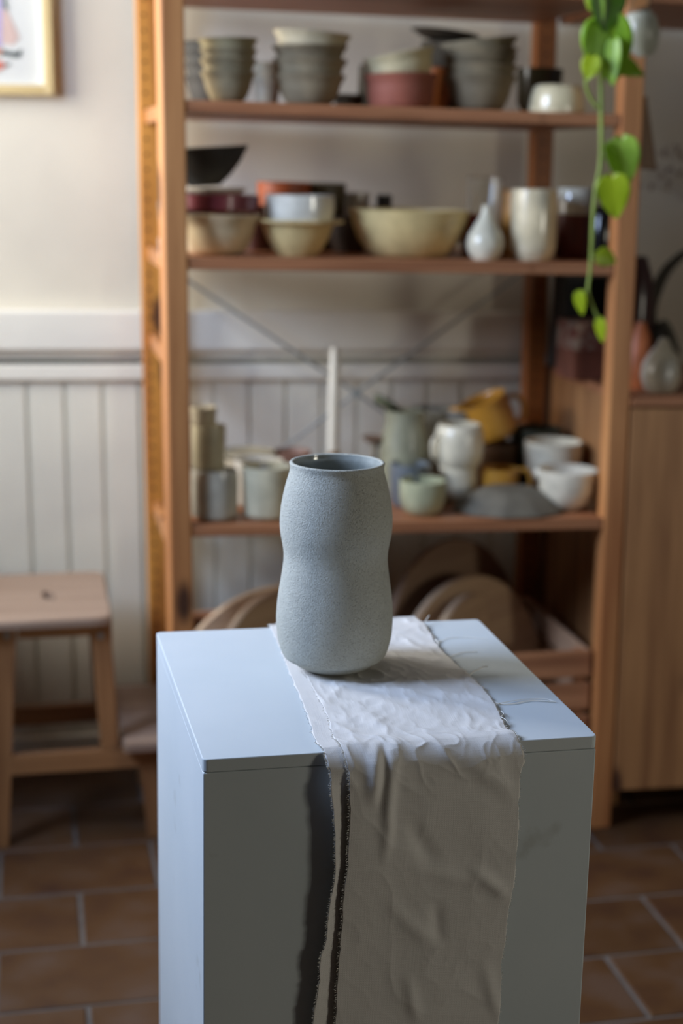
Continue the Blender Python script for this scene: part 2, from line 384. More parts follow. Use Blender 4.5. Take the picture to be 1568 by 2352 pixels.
nt.links.new(ramp(nt, n.outputs[0], [(.42, lin('#1c2a16')), (.52, lin('#26241c')), (.62, lin('#7a5a4c'))]), b.inputs['Base Color'])
struct('trim_4', box(XL, .30, YW-.008, YW, .940, .975, 0, 2, .016, .3), M_gap)

# ---------------------------------------------------------------- shelving unit
PW = .044
unit = thing('shelving_unit', 'tall pine shelving unit with knotty posts and three laden boards behind the plinth', 'shelves', (.7, 3.2, 0))
def zb(level, X):     # top surface of the board
    return {0: Z0, 1: 1.505, 2: 1.217, 3: .6975}[level] - T*(X-.71)
BT = .023
Z0 = onY(900, 34, YR).z+BT
def post(x, y, mat, rz=0, w=PW, d=PW):
    bm = box(-w/2, w/2, -d/2, d/2, 0, 1.80, .004)
    bmesh.ops.rotate(bm, verts=bm.verts, cent=(0, 0, 0), matrix=Matrix.Rotation(rz, 3, 'Z')); bmesh.ops.translate(bm, verts=bm.verts, vec=(x, y, 0))
    return link('post', bm, mat, unit)
xfl = onY(404, 700, YS).x-.001; xfr = onY(1432, 700, YS).x+.001
frl = post(xfl, YS+PW/2, M_post, math.radians(7), .045, .05); frr = post(xfr, YS+PW/2, M_post, 0, .0445)
xrl = onY(352, 700, YR).x; xrr = onY(1236, 700, YR).x
rl = post(xrl, YR+PW/2, M_postgold, 0, .048); rr = post(xrr, YR+PW/2, M_postshaded, 0, .048)
X3 = 2.06
post(X3, YS+PW/2, M_post); post(X3, YR+PW/2, M_postgold)
# peg holes down the posts
def holes(o, x, y, z0, z1, step):
    k = 0; z = z0
    bmh = bmesh.new()
    while z < z1:
        q = bmesh.new(); bmesh.ops.create_cone(q, cap_ends=True, segments=10, radius1=.0032, radius2=.0032, depth=.002)
        bmesh.ops.rotate(q, verts=q.verts, cent=(0, 0, 0), matrix=Matrix.Rotation(math.pi/2, 3, 'X')); bmesh.ops.translate(q, verts=q.verts, vec=(x, y, z))
        bmh = merge(bmh, q); z += step
    h = link('peg_holes', bmh, M_iron, None, world=False); bmesh_off = unit.location
    for w in h.data.vertices: w.co -= bmesh_off
    h.parent = o; h['kind'] = 'stuff'
holes(rl, xrl-.008, YR, .2, 1.78, .032); holes(rr, xrr, YR, .2, 1.78, .032)
# rungs of the side frames
for zz in (.25, .62, 1.0, 1.19, 1.48, 1.74):
    for xa, xb in ((xfl, xrl), (xfr, xrr), (X3, X3)):
        if xa != xfl and .3 < zz < 1.6: continue
        link('rung', hexa([(xa-.009, YS+PW+.001, zz), (xa+.009, YS+PW+.001, zz), (xb+.009, YR-.001, zz), (xb-.009, YR-.001, zz),
                           (xa-.009, YS+PW+.001, zz+.03), (xa+.009, YS+PW+.001, zz+.03), (xb+.009, YR-.001, zz+.03), (xb-.009, YR-.001, zz+.03)], .002), M_post, unit)
xa = xfl+PW/2+.003; xb = xfr-PW/2-.002
for lv in (1, 2, 3):
    bm = box(xa, xb, YS+.004, YR+.03, -BT, 0, .002)
    for w in bm.verts: w.co.z += zb(lv, w.co.x)
    link('shelf_board', bm, M_board, unit)
    for px_, py_ in ((xa, YS), (xb, YS)):     # little steel pegs at the board ends
        pass
bm = box(xa, xb, YS+.004, YR+.03, -BT, 0, .002)
for w in bm.verts: w.co.z += zb(0, w.co.x)
link('shelf_board', bm, M_board, unit)
bm = box(xfr+PW/2+.002, X3-PW/2-.002, YS+.004, YR+.03, -BT, 0, .002)
for w in bm.verts: w.co.z += zb(0, w.co.x)
link('shelf_board', bm, M_board, unit)
# steel cross brace
def yy(x, y): q = onY(x, y, YR-.004); return (q.x, YR-.004, q.z)
c0 = yy(818, 903); tl = yy(392, 618); br = yy(1236, 1193); tr_ = yy(1237, 600); bl = yy(392, 1225)
brace = link('cross_brace', merge(tube([tl, c0], .0036, 8), tube([c0, br], .0036, 8), tube([tr_, c0], .0036, 8), tube([c0, bl], .0036, 8)), M_steel, unit)
q = lathe([(0, 0), (.012, 0), (.012, .003), (0, .003)], 20); bmesh.ops.rotate(q, verts=q.verts, cent=(0, 0, 0), matrix=Matrix.Rotation(math.pi/2, 3, 'X')); bmesh.ops.translate(q, verts=q.verts, vec=(c0[0], c0[1]-.003, c0[2]))
link('brace_plate', q, M_steel, unit)
# pale paper tags stuck between the left posts
for (y0, y1) in ((455, 512), (540, 592)):
    a = onY(364, y0, YS+.06); c_ = onY(376, y1, YS+.06)
    link('paper_tag', hexa([(a.x, YS+.06, c_.z), (c_.x, YS+.06, c_.z+.01), (c_.x, YS+.0625, c_.z+.01), (a.x, YS+.0625, c_.z), (a.x-.001, YS+.06, a.z-.006), (c_.x, YS+.06, a.z), (c_.x, YS+.0625, a.z), (a.x-.001, YS+.0625, a.z-.006)]), M_trim, unit)

# ---------------------------------------------------------------- cabinet right of the shelves
CX0, CX1, CZ0, CZ1, CYF = xfr+PW/2+.003, X3-PW/2-.003, .085, .938, YS+.0
cab = thing('pine_cabinet', 'low pine cabinet with a plain door, standing right of the shelf post', 'cabinet', (1.6, 3.2, 0))
def C_(*a, **k): return box(*a, tilt=T, xc=1.2, **k)
link('side_panel', C_(CX0, CX0+.018, CYF+.022, YR+.05, CZ0, CZ1-.018, bev=.002), M_cab, cab)
link('side_panel', C_(CX1-.018, CX1, CYF+.022, YR+.05, CZ0, CZ1-.018, bev=.002), M_cab, cab)
link('top_panel', C_(CX0, CX1, CYF-.002, YR+.05, CZ1-.018, CZ1, bev=.002), M_board, cab)
link('bottom_panel', C_(CX0+.018, CX1-.018, CYF+.022, YR+.05, CZ0, CZ0+.018, bev=.002), M_board, cab)
link('back_panel', C_(CX0+.018, CX1-.018, YR+.044, YR+.05, CZ0+.018, CZ1-.018), M_board, cab)
dr = link('door', C_(CX0+.001, CX0+.43, CYF, CYF+.018, CZ0, CZ1-.022, bev=.003), M_cab, cab)
link('door', C_(CX0+.434, CX1-.001, CYF, CYF+.018, CZ0, CZ1-.022, bev=.003), M_cab, cab)
for x in (CX0+.02, CX1-.06):
    for y in (CYF+.12, YR-.02): link('leg', box(x, x+.04, y, y+.04, 0, CZ0-.0, .002, tilt=0), M_cab, cab)
# round the post where it meets the cabinet top nothing else is needed

# ---------------------------------------------------------------- pottery on the boards
SET = {}
def spot(level, px, Y, py=None):
    """point of the board's top seen in column px at depth Y"""
    py = py or {0: 30, 1: 240, 2: 598, 3: 1200}[level]
    X = onY(px, py, Y).x; z = zb(level, X); s = scl((X, Y, z)); return Vector((X, Y, z+.0004)), s
ROT = (0, T, 0)
def pot(name, label, cat, level, px, Y, prof, mat, group=None, rot=None, lift=0, seg=40, wob=0, scale_px=True, py=None, wall=.004, hollow=True):
    """single lathed pot; prof given in pixels (radius, height)"""
    P, s = spot(level, px, Y, py); P.z += lift
    pr = [(r*s, h*s) for r, h in prof]
    bm = lathe(cylprof(pr, wall) if hollow else pr, seg, wob)
    o = link(name, bm, mat, None, 40); o.location = P; o.rotation_euler = rot or ROT
    return tag(o, label, cat, group), s
def pot_e(name, label, cat, level, px, Y, prof, mat, group=None, rot=None, lift=0, wall=.004, seg=40, dz=0):
    """same with an Empty so further parts can hang on it"""
    P, s = spot(level, px, Y); P.z += lift
    t = thing(name, label, cat, P, group, rot or ROT)
    o = link('body', lathe(cylprof([(r*s, h*s) for r, h in prof], wall), seg), mat, t, 40, world=False)
    return t, s
ORD = ['topmost', 'second from the top', 'third from the top', 'fourth from the top', 'fifth from the top']
def stack(level, px, Y, bowls, where, group, name='stoneware_bowl', kind='grey-brown unglazed bowl'):
    """bowls bottom-up: (R, foot, h, raise, mat, tilt, colour words) in pixels"""
    P, s = spot(level, px, Y); z = 0; n = len(bowls)
    for i, (R, ft, h, up, mt, tl_, cw) in enumerate(bowls):
        z += up*s
        o = link(name, lathe(bowlprof(R*s, ft*s, h*s, .5, .0035), 40, .0006), mt, None, 40)
        off = Vector((T*z, 0, z)); o.location = P+off; o.rotation_euler = (0, T+tl_, random.uniform(0, 6)) if not tl_ else (0, T+tl_, 0)
        pos = ORD[n-1-i] if i < n-1 else 'topmost'
        if i == 0: pos = 'lowest'
        tag(o, '%s, %s, stack %s' % (cw or kind, pos, where), 'bowl', group)
G = cer('#857a66', .8); G2 = cer('#7a6f5c', .8); GL = cer('#b3a993', .75); GD = cer('#46433e', .8); GB = cer('#857c66', .75)
# board 1 (highest in view)
stack(1, 524, YS+.085, [(62, 30, 66, 0, GB, 0, ''), (64, 33, 52, 42, GB, 0, ''), (64, 34, 50, 24, GB, 0, ''), (66, 36, 46, 26, cer('#928a70', .75), 0, '')], 'at the upper board\'s left end', 'beige bowls stacked at the left of the upper board', kind='small olive-beige unglazed bowl')
stack(1, 478, YS+.25, [(54, 26, 62, 0, GD, 0, ''), (56, 30, 50, 42, GD, 0, ''), (57, 30, 50, 25, GD, 0, ''), (58, 34, 46, 24, GD, 0, '')], 'behind the beige one by the left post', 'dark bowls at the back left of the upper board', kind='dark grey bowl')
stack(1, 612, YS+.26, [(32, 20, 60, 0, cer('#a19d94'), 0, ''), (33, 20, 40, 38, cer('#a9a598'), 0, ''), (34, 22, 38, 22, cer('#a9a598'), 0, '')], 'between the two left bowl stacks', 'pale cups in the gap of the upper board', kind='small pale grey cup', name='small_cup')
stack(1, 710, YS+.10, [(80, 42, 66, 0, G, 0, ''), (83, 46, 58, 42, G, 0, ''), (84, 46, 56, 32, G2, 0, ''), (86, 50, 54, 30, GL, .05, 'large pale beige bowl')], 'left of centre, upper board', 'large bowls stacked left of centre on the upper board', kind='large grey-brown unglazed bowl')
pot('low_bowl', 'low dark bowl behind the large left-of-centre stack on the upper board', 'bowl', 1, 800, YS+.3, [(22, 0), (34, 18), (44, 34)], GD)
stack(1, 920, YS+.095, [(82, 66, 74, 0, cer('#8a4f40', .7), 0, 'red-brown clay bowl')], 'in the middle of the upper board', 'two-tone pair of bowls on the upper board')
P, s = spot(1, 920, YS+.095)
o = link('cream_bowl', lathe(bowlprof(80*s, 48*s, 66*s, .42), 40), cer('#bfb597', .7), None, 40); o.location = P+Vector((T*70*s, 0, 66*s)); o.rotation_euler = (0, -.20, 0)
# it sits inside the red-brown bowl, tipped to the left
o.location += Vector((.004, 0, -.008))
tag(o, 'cream bowl sitting tipped inside the red-brown clay bowl', 'bowl', 'two-tone pair of bowls on the upper board')
pot('orange_cup', 'small orange cup behind the red-brown bowl on the upper board', 'cup', 1, 1000, YS+.30, [(22, 0), (30, 30), (30, 100)], cer('#a8622f', .5))
pot('dark_jar', 'dark jar behind the left side of the red-brown bowl', 'jar', 1, 862, YS+.29, [(34, 0), (42, 30), (40, 100)], GD)
stack(1, 1100, YS+.11, [(80, 44, 78, 0, G2, 0, ''), (81, 44, 66, 36, G, 0, ''), (81, 44, 62, 22, G2, 0, ''), (82, 44, 60, 20, G, 0, ''), (86, 42, 58, 20, cer('#8d8573', .75), -.13, 'wide tipped grey bowl')], 'right of centre, upper board', 'grey bowls stacked right of centre on the upper board', kind='grey-brown thin-walled bowl')
stack(1, 1020, YS+.34, [(56, 44, 158, 0, GD, 0, 'tall dark crock')], 'behind the right-of-centre bowls', 'dark crockery at the back of the upper board', name='dark_crock')
P, s = spot(1, 1015, YS+.34)
o = link('dark_plate', lathe(bowlprof(76*s, 40*s, 16*s), 40), cer('#3c3832', .6), None, 40); o.location = P+Vector((.003, 0, 158*s+.005)); o.rotation_euler = (0, .12, 0)
tag(o, 'dark flat dish lying on the tall crock at the back of the upper board', 'dish')
t, s = pot_e('dark_glazed_bowl', 'dark glossy bowl behind the cream cup at the right of the upper board', 'bowl', 1, 1235, YS+.27, [(34, 0), (50, 30), (54, 104)], cer('#3d3a2d', .2, .5))
pot('cream_cup', 'cream glazed cup upside down at the right end of the upper board', 'cup', 1, 1278, YS+.075, [(62, 0), (64, 6), (60, 40), (54, 58), (46, 63), (0, 63)], cer('#d6ceb4', .3, .5), hollow=False)

# board 2
cream = cer('#d4c8ae', .45, .2); tan = cer('#cbb98a', .45, .2)
P, s = spot(2, 490, YS+.13)
stack(2, 490, YS+.13, [(106, 58, 90, 0, cream, 0, 'large cream bowl')], 'at the left end of the middle board', 'nested bowls at the left of the middle board')
def onstack(name, label, level, px, Y, prof, lift_px, mat, tlt=0, dx=0, cat='bowl', group=None, wall=.004):
    P, s = spot(level, px, Y)
    o = link(name, lathe(cylprof([(r*s, h*s) for r, h in prof], wall), 40), mat, None, 40); z = lift_px*s+.0005
    o.location = P+Vector((T*z+dx*s, 0, z)); o.rotation_euler = (0, T+tlt, 0); return tag(o, label, cat, group)
onstack('maroon_dish', 'maroon flat-sided dish on the large cream bowl at the left of the middle board', 2, 490, YS+.13, [(90, 0), (103, 10), (104, 40)], 92, cer('#6d2a33', .4, .2))
onstack('white_dish', 'white dish between the maroon dish and the black bowl', 2, 480, YS+.13, [(70, 0), (82, 8), (84, 14)], 134, cer('#d5d0cc', .35))
onstack('black_bowl', 'black flared bowl tipped at the top of the left-hand stack on the middle board', 2, 470, YS+.13, [(34, 0), (60, 22), (84, 50), (104, 84)], 152, cer('#26241f', .7), -.08)
pot('dark_red_cup', 'dark red cup behind the left-hand cream bowl on the middle board', 'cup', 2, 592, YS+.30, [(30, 0), (38, 40), (38, 100)], cer('#40201c', .4))
# tan bowl with a wide flange
P, s = spot(2, 682, YS+.125)
o = link('flanged_bowl', lathe(cylprof([(r*s, h*s) for r, h in [(44, 0), (58, 16), (72, 40), (82, 70), (106, 76), (106, 80)]], .004), 48), tan, None, 40); o.location = P; o.rotation_euler = ROT
tag(o, 'tan bowl with a wide flat rim on the middle board', 'bowl')
onstack('white_bowl', 'white glossy bowl standing in the flanged tan bowl', 2, 686, YS+.125, [(60, 0), (76, 10), (80, 40), (79, 70)], 64, cer('#d9d9d6', .15, .8))
pot('orange_bowl', 'orange rimmed bowl behind the white glossy bowl', 'bowl', 2, 650, YS+.34, [(40, 0), (60, 60), (62, 150)], cer('#9c5030', .5))
pot('dark_bowl', 'dark brown bowl behind the white glossy bowl, to its right', 'bowl', 2, 735, YS+.36, [(40, 0), (54, 60), (56, 148)], cer('#4a4434', .5))
P, s = spot(2, 937, YS+.165)
o = link('serving_bowl', lathe(cylprof([(r*s, h*s) for r, h in [(84, 0), (96, 8), (118, 38), (132, 76), (138, 103)]], .006), 56), tan, None, 40); o.location = P; o.rotation_euler = ROT
tag(o, 'large tan serving bowl in the middle of the middle board', 'bowl')
pot('white_cup', 'small white glossy cup peeping over the large tan serving bowl', 'cup', 2, 815, YS+.40, [(24, 0), (30, 20), (30, 126)], cer('#c9cbd2', .15, .8))
pot('dark_cup', 'small dark cup peeping over the large tan serving bowl', 'cup', 2, 878, YS+.40, [(16, 0), (18, 20), (18, 122)], cer('#2f3030', .4))
pot('brown_pot', 'dark brown pot in shade between the flanged bowl and the serving bowl', 'pot', 2, 800, YS+.26, [(34, 0), (52, 40), (56, 80)], cer('#2c211b', .5))
o, s = pot('drinking_glass', 'tall clear drinking glass behind the white teardrop vase', 'glass', 2, 1108, YS+.27, [(36, 0), (40, 8), (42, 172)], M_glass, wall=.003)
pot('amber_vase', 'tall amber yellow vase behind the cream tumbler', 'vase', 2, 1185, YS+.26, [(40, 0), (42, 60), (40, 145)], M_amber)
pot('red_cup', 'small red cup behind the white teardrop vase', 'cup', 2, 1083, YS+.20, [(22, 0), (28, 30), (27, 92)], cer('#93322a', .4, .3))
t, s = pot_e('teardrop_vase', 'small white teardrop vase with a narrow neck on the middle board', 'vase', 2, 1112, YS+.065, [(26, 0), (38, 14), (43, 34), (40, 54), (28, 76), (17, 94), (11, 108), (10, 118), (12, 122)], cer('#cfd0c8', .3, .3), wall=.002)
pot('cream_tumbler', 'tall cream glazed tumbler right of the teardrop vase', 'tumbler', 2, 1221, YS+.08, [(40, 0), (48, 10), (53, 28), (54, 80), (52, 158)], cer('#d6ccb4', .2, .7))
P, s = spot(2, 1314, YS+.16)
t = thing('two_tone_jar', 'red-brown jar with a glossy white collar at the right of the middle board', 'jar', P, None, ROT)
link('body', lathe([(0, 0)]+[(r*s, h*s) for r, h in [(38, 0), (44, 10), (45, 60), (44, 100), (0, 100)]], 40), cer('#5d2520', .35, .3), t, 40, world=False)
link('collar', lathe([(r*s, h*s) for r, h in [(0, 100), (44.5, 100), (44, 150), (40, 158), (38, 150), (38, 104), (0, 104)]], 40), cer('#c4c5c0', .15, .8), t, 40, world=False)
pot('black_jar', 'black jar by the right post, behind the two-tone jar', 'jar', 2, 1378, YS+.30, [(26, 0), (30, 20), (30, 90), (22, 110)], cer('#17171a', .2, .5))

# board 3
white = cer('#d8d5c9', .3, .4); off = cer('#b9b39d', .4, .2)
pot('grey_white_pot', 'squat grey-white glossy pot at the left end of the lower board', 'pot', 3, 492, YS+.075, [(46, 0), (54, 8), (55, 90), (52, 112)], cer('#aeada8', .15, .7))
onstack('beige_mug', 'beige mug standing on the squat grey-white pot by the left post', 3, 478, YS+.075, [(34, 0), (38, 6), (39, 98)], 114.5, off, cat='mug')
onstack('small_beige_cup', 'small pale beige cup topmost of the stack by the left post', 3, 466, YS+.075, [(24, 0), (28, 5), (30, 40)], 214.5, cer('#c0b9a8', .5), cat='cup')
P, s = spot(3, 570, YS+.30)
for i, (r, h, z, c_) in enumerate(((60, 50, 0, '#a39a8c'), (62, 26, 52, '#b0a89a'), (60, 14, 80, '#8c877a'))):
    onstack('stacked_dish', ['grey-beige deep dish, lowest of the stack behind the white mugs', 'pale dish in the middle of the stack behind the white mugs', 'grey shallow dish on top of the stack behind the white mugs'][i], 3, 572, YS+.32, [(r*.7, 0), (r, h*.4), (r, h)], z, cer(c_, .5), cat='dish', group='dishes stacked behind the white mugs')
pot('white_mug', 'white mug behind and left of the cream ribbed jar', 'mug', 3, 594, YS+.17, [(44, 0), (54, 10), (56, 108)], cer('#c9cbd0', .35, .3))
t, s = pot_e('cream_jar', 'cream cylindrical jar at the front, just left of the grey vase', 'jar', 3, 611, YS+.075, [(46, 0), (54, 8), (56, 60), (58, 118)], cer('#c9c6b4', .35, .3))
onstack('mauve_bowl', 'mauve-brown bowl behind the left rim of the vase', 3, 668, YS+.33, [(30, 0), (42, 26), (46, 50)], 40, cer('#8a6c64', .5))
pot('mauve_dish', 'mauve-brown deep dish under the mauve bowl', 'dish', 3, 668, YS+.33, [(38, 0), (44, 10), (44, 38)], cer('#806a60', .5))
# candle in its holder
P, s = spot(3, 764, YS+.34)
hold = thing('candle_holder', 'tall brass candle holder seen over the vase rim', 'candle holder', P, None, ROT)
hh = onY(764, 1036, P.y).z-P.z
link('stem', lathe([(0, 0), (.030, 0), (.030, .004), (.007, .009), (.005, hh*.5), (.006, hh-.03), (0, hh-.03)], 28), M_brass, hold, 40, world=False)
link('drip_tray', lathe([(0, hh-.03), (.012, hh-.03), (.022, hh-.018), (.023, hh-.016), (.012, hh-.022), (0, hh-.022)], 28), M_brass, hold, 40, world=False)
link('cup', lathe([(0, hh-.022), (.013, hh-.022), (.0135, hh), (.0125, hh+.001), (.012, hh-.018), (0, hh-.018)], 28), M_brass, hold, 40, world=False)
ch = onY(764, 795, P.y).z-onY(758, 1036, P.y).z+.016; cr = 13.2*s
cnd = thing('candle', 'tall ivory taper candle standing in the brass holder', 'candle', P+Vector((0, 0, hh-.0175)), None, (0, .012, 0))
link('wax', lathe([(0, 0), (cr*.85, 0), (cr, .02), (cr*.92, ch*.7), (cr*.82, ch-.006), (cr*.5, ch-.001), (0, ch-.002)], 24), M_wax, cnd, 40, world=False)
link('wick', tube([(0, 0, ch-.003), (.0004, 0, ch+.003), (.0016, 0, ch+.007)], .0006, 6), M_black, cnd, world=False)
# small pedestal dish
P, s = spot(3, 856, YS+.26)
ped = thing('pedestal_dish', 'small brown pedestal dish between the vase rim and the green jug', 'dish', P, None, ROT)
H = onY(856, 1003, P.y).z-P.z
link('stem', lathe([(0, 0), (.024, 0), (.022, .004), (.008, .02), (.007, H-.03), (.012, H-.012), (0, H-.012)], 24), cer('#8d8a84', .5), ped, 40, world=False)
link('dish', lathe([(0, H-.012), (.015, H-.012), (.028, H-.004), (.028, H), (.012, H-.007), (0, H-.007)], 28), cer('#75635a', .5), ped, 40, world=False)
# green jug with leaf-like spout
green = cer('#878a7c', .4, .3)
P, s = spot(3, 922, YS+.24)
jug = thing('green_jug', 'sage green jug with a broad leaf-shaped spout at the back of the lower board', 'jug', P, None, ROT)
link('body', lathe(cylprof([(r*s, h*s) for r, h in [(44, 0), (54, 14), (56, 80), (52, 130), (44, 170), (45, 200)]], .004), 40), green, jug, 40, world=False)
sp_ = bmesh.new(); L_ = []
for i in range(9):
    t_ = i/8; w_ = .026*math.sin(math.pi*(t_*.85+.15))**.8
    x_ = -.015-.052*t_; z_ = 196*s+.030*t_**.8
    L_.append([sp_.verts.new((x_, -w_, z_+.008)), sp_.verts.new((x_, 0, z_-.010)), sp_.verts.new((x_, w_, z_+.008)), sp_.verts.new((x_, w_*.9, z_+.013)), sp_.verts.new((x_, 0, z_-.005)), sp_.verts.new((x_, -w_*.9, z_+.013))])
for A, B in zip(L_, L_[1:]):
    for k in range(6): sp_.faces.new((A[k], A[(k+1) % 6], B[(k+1) % 6], B[k]))
sp_.faces.new(L_[0]); sp_.faces.new(L_[-1][::-1])
link('spout', sp_, cer('#565d4c', .5), jug, True, world=False)
def handle(t, s, r, zlo, zhi, out, mat, rad=.0045, ang=0):
    A = Matrix.Rotation(ang, 3, 'Z'); pts = [A @ Vector(q) for q in ((r-.002, 0, zhi), (r+out*.6, 0, zhi+.003), (r+out, 0, (zlo+zhi)/2+.008), (r+out*.75, 0, zlo+.004), (r-.002, 0, zlo))]
    return link('handle', tube(crom(pts, 5), rad, 10), mat, t, True, world=False)
onstack('bluegrey_cup', 'blue-grey cup behind the pale green cup', 3, 938, YS+.16, [(38, 0), (44, 10), (46, 96)], 0, cer('#66707e', .3, .4), cat='cup')
pot('pale_green_cup', 'pale sage green rounded cup at the front, right of the vase', 'cup', 3, 968, YS+.075, [(32, 0), (44, 10), (52, 32), (54, 60), (54, 78)], cer('#a9b09a', .35, .3))
P, s = spot(3, 1047, YS+.19)
pot('white_cup', 'white rounded cup, lower one of the pair behind the pale green cup', 'cup', 3, 1047, YS+.19, [(28, 0), (42, 16), (44, 40), (42, 82)], white, 'pair of white cups stacked on the lower board')
jw = spot(3, 1047, YS+.19)[0]
t = thing('white_milk_jug', 'white milk jug standing on the white rounded cup', 'jug', jw+Vector((T*84*s, 0, 84*s)), 'pair of white cups stacked on the lower board', ROT)
link('body', lathe(cylprof([(r*s, h*s) for r, h in [(44, 0), (54, 14), (57, 40), (54, 80), (48, 94)]], .004), 40), white, t, 40, world=False)
handle(t, s, 52*s, .018, .062, .020, white, ang=math.radians(200))
for i, (px_, dz_, c_) in enumerate(((985, 0, '#77766f'), (1030, 0, '#8a8d90'))):
    pot('grey_bowl', ['dark grey tall bowl behind the sage jug and milk jug', 'pale grey tall bowl behind the white milk jug'][i], 'bowl', 3, px_, YS+.37, [(34, 0), (48, 60), (52, 175)], cer(c_, .4, .2), 'grey bowls at the back of the lower board')
# yellow pieces
yel = cer('#c08e3a', .35, .4)
pot('brown_pot', 'dark brown pot under the tipped yellow jug on the lower board', 'pot', 3, 1128, YS+.345, [(44, 0), (52, 20), (52, 100)], cer('#5d4430', .5))
P, s = spot(3, 1128, YS+.345)
t = thing('yellow_jug', 'mustard yellow jug lying tipped on the brown pot', 'jug', P+Vector((.008, 0, 100*s+.012)), None, (0, -.42, 0))
link('body', lathe(cylprof([(r*s, h*s) for r, h in [(40, 0), (54, 12), (58, 50), (54, 84), (58, 96)]], .005), 40), yel, t, 40, world=False)
handle(t, s, 55*s, .014, .068, .032, yel, .006, 0.1)
o = link('spout', tube([(-.04, 0, 78*s), (-.060, 0, 96*s), (-.074, 0, 106*s)], [.020, .013, .006], 12), yel, t, True, world=False)
P, s = spot(3, 1143, YS+.185)
t = thing('yellow_mug', 'mustard yellow mug with a round handle under the tipped yellow jug', 'mug', P, None, ROT)
link('body', lathe(cylprof([(r*s, h*s) for r, h in [(38, 0), (43, 8), (44, 76)]], .004), 40), yel, t, 40, world=False)
handle(t, s, 43*s, .020, .066, .026, yel, .006, -.15)
pot('dark_green_bowl', 'dark green bowl in the back corner behind the white bowls', 'bowl', 3, 1222, YS+.36, [(34, 0), (52, 40), (60, 130)], cer('#3b3d2f', .5))
pot('white_bowl', 'white rounded bowl behind the spouted white bowl at the right', 'bowl', 3, 1262, YS+.24, [(34, 0), (56, 30), (64, 80), (66, 124)], white, 'white bowls at the right of the lower board')
P, s = spot(3, 1297, YS+.095)
t = thing('spouted_bowl', 'white spouted bowl at the right end of the lower board, by the post', 'bowl', P, 'white bowls at the right of the lower board', ROT)
link('body', lathe(cylprof([(r*s, h*s) for r, h in [(28, 0), (50, 16), (64, 46), (69, 78), (70, 92)]], .004), 40), cer('#d6d5cf', .2, .6), t, 40, world=False)
link('spout', tube([(-.052, 0, 72*s), (-.062, 0, 85*s), (-.072, 0, 93*s)], [.014, .010, .005], 12), cer('#d6d5cf', .2, .6), t, True, world=False)
# overturned grey dish with flattened sides
P, s = spot(3, 1166, YS+.094)
bm = lathe([(0, 0), (128*s, 0), (133*s, 4*s), (92*s, 36*s), (64*s, 51*s), (58*s, 53*s), (0, 54*s)], 10)
bmesh.ops.scale(bm, verts=bm.verts, vec=(1, .78, 1))
bmesh.ops.bevel(bm, geom=bm.edges[:], offset=.0015, segments=1, affect='EDGES')
o = link('overturned_dish', bm, cer('#6b6963', .6), None, 25); o.location = P; o.rotation_euler = ROT
tag(o, 'dark grey facetted dish turned upside down at the front of the lower board', 'dish')

# ---------------------------------------------------------------- things on the cabinet top
ZCT = CZ1
def ctop(px, Y, py=880):
    X = onY(px, py, Y).x; z = ZCT-T*(X-1.2)+.0004; return Vector((X, Y, z)), scl((X, Y, z))
def cpot(name, label, cat, px, Y, prof, mat, wall=.003):
    P, s = ctop(px, Y); o = link(name, lathe(cylprof([(r*s, h*s) for r, h in prof], wall), 36), mat, None, 40); o.location = P; o.rotation_euler = ROT
    return tag(o, label, cat), P, s
cpot('orange_vase', 'orange clay vase behind the right post on the cabinet', 'vase', 1462, YS+.14, [(24, 0), (30, 10), (34, 60), (30, 110), (14, 140), (12, 150)], cer('#b0643a', .5))
cpot('maroon_bottle', 'tall maroon bottle on the cabinet behind the orange vase', 'bottle', 1448, YS+.30, [(34, 0), (40, 30), (40, 180), (34, 230), (22, 265), (20, 275)], cer('#35191a', .3, .3))
o, P, s = cpot('white_bottle_vase', 'white teardrop vase at the right edge on the cabinet', 'vase', 1516, YS+.09, [(30, 0), (40, 10), (47, 36), (44, 62), (30, 88), (14, 108), (9, 122)], cer('#bcbdb8', .3, .4), wall=.002)
# dried leaf arching out of a black jar
Pj, s = ctop(1500, YS+.34)
t = thing('black_vase_with_leaf', 'black vase with a long dark arching dried leaf behind the white teardrop vase', 'vase', Pj, None, ROT)
link('body', lathe(cylprof([(r*s, h*s) for r, h in [(22, 0), (30, 14), (26, 90), (16, 120)]], .003), 32), cer('#262421', .5), t, 40, world=False)
pts = [onY(x, y, YS+.34)-Pj for x, y in ((1500, 760), (1494, 710), (1506, 660), (1530, 615), (1575, 575), (1620, 560))]
bm = tube(crom(pts, 5), [.003+.011*math.sin(math.pi*min(1, .12+i/27)) for i in range(26)], 8)
for w in bm.verts: w.co.y *= .35
link('leaf', bm, plain('dried_leaf', '#3a362c', .7), t, True, world=False)
pts = [onY(x, y, YS+.34)-Pj for x, y in ((1502, 765), (1520, 742), (1536, 762), (1552, 800), (1560, 812))]
bm = tube(crom(pts, 5), [.003+.006*math.sin(math.pi*min(1, .12+i/22)) for i in range(21)], 8)
link('leaf', bm, plain('dried_leaf_grey', '#5a5a50', .7), t, True, world=False)
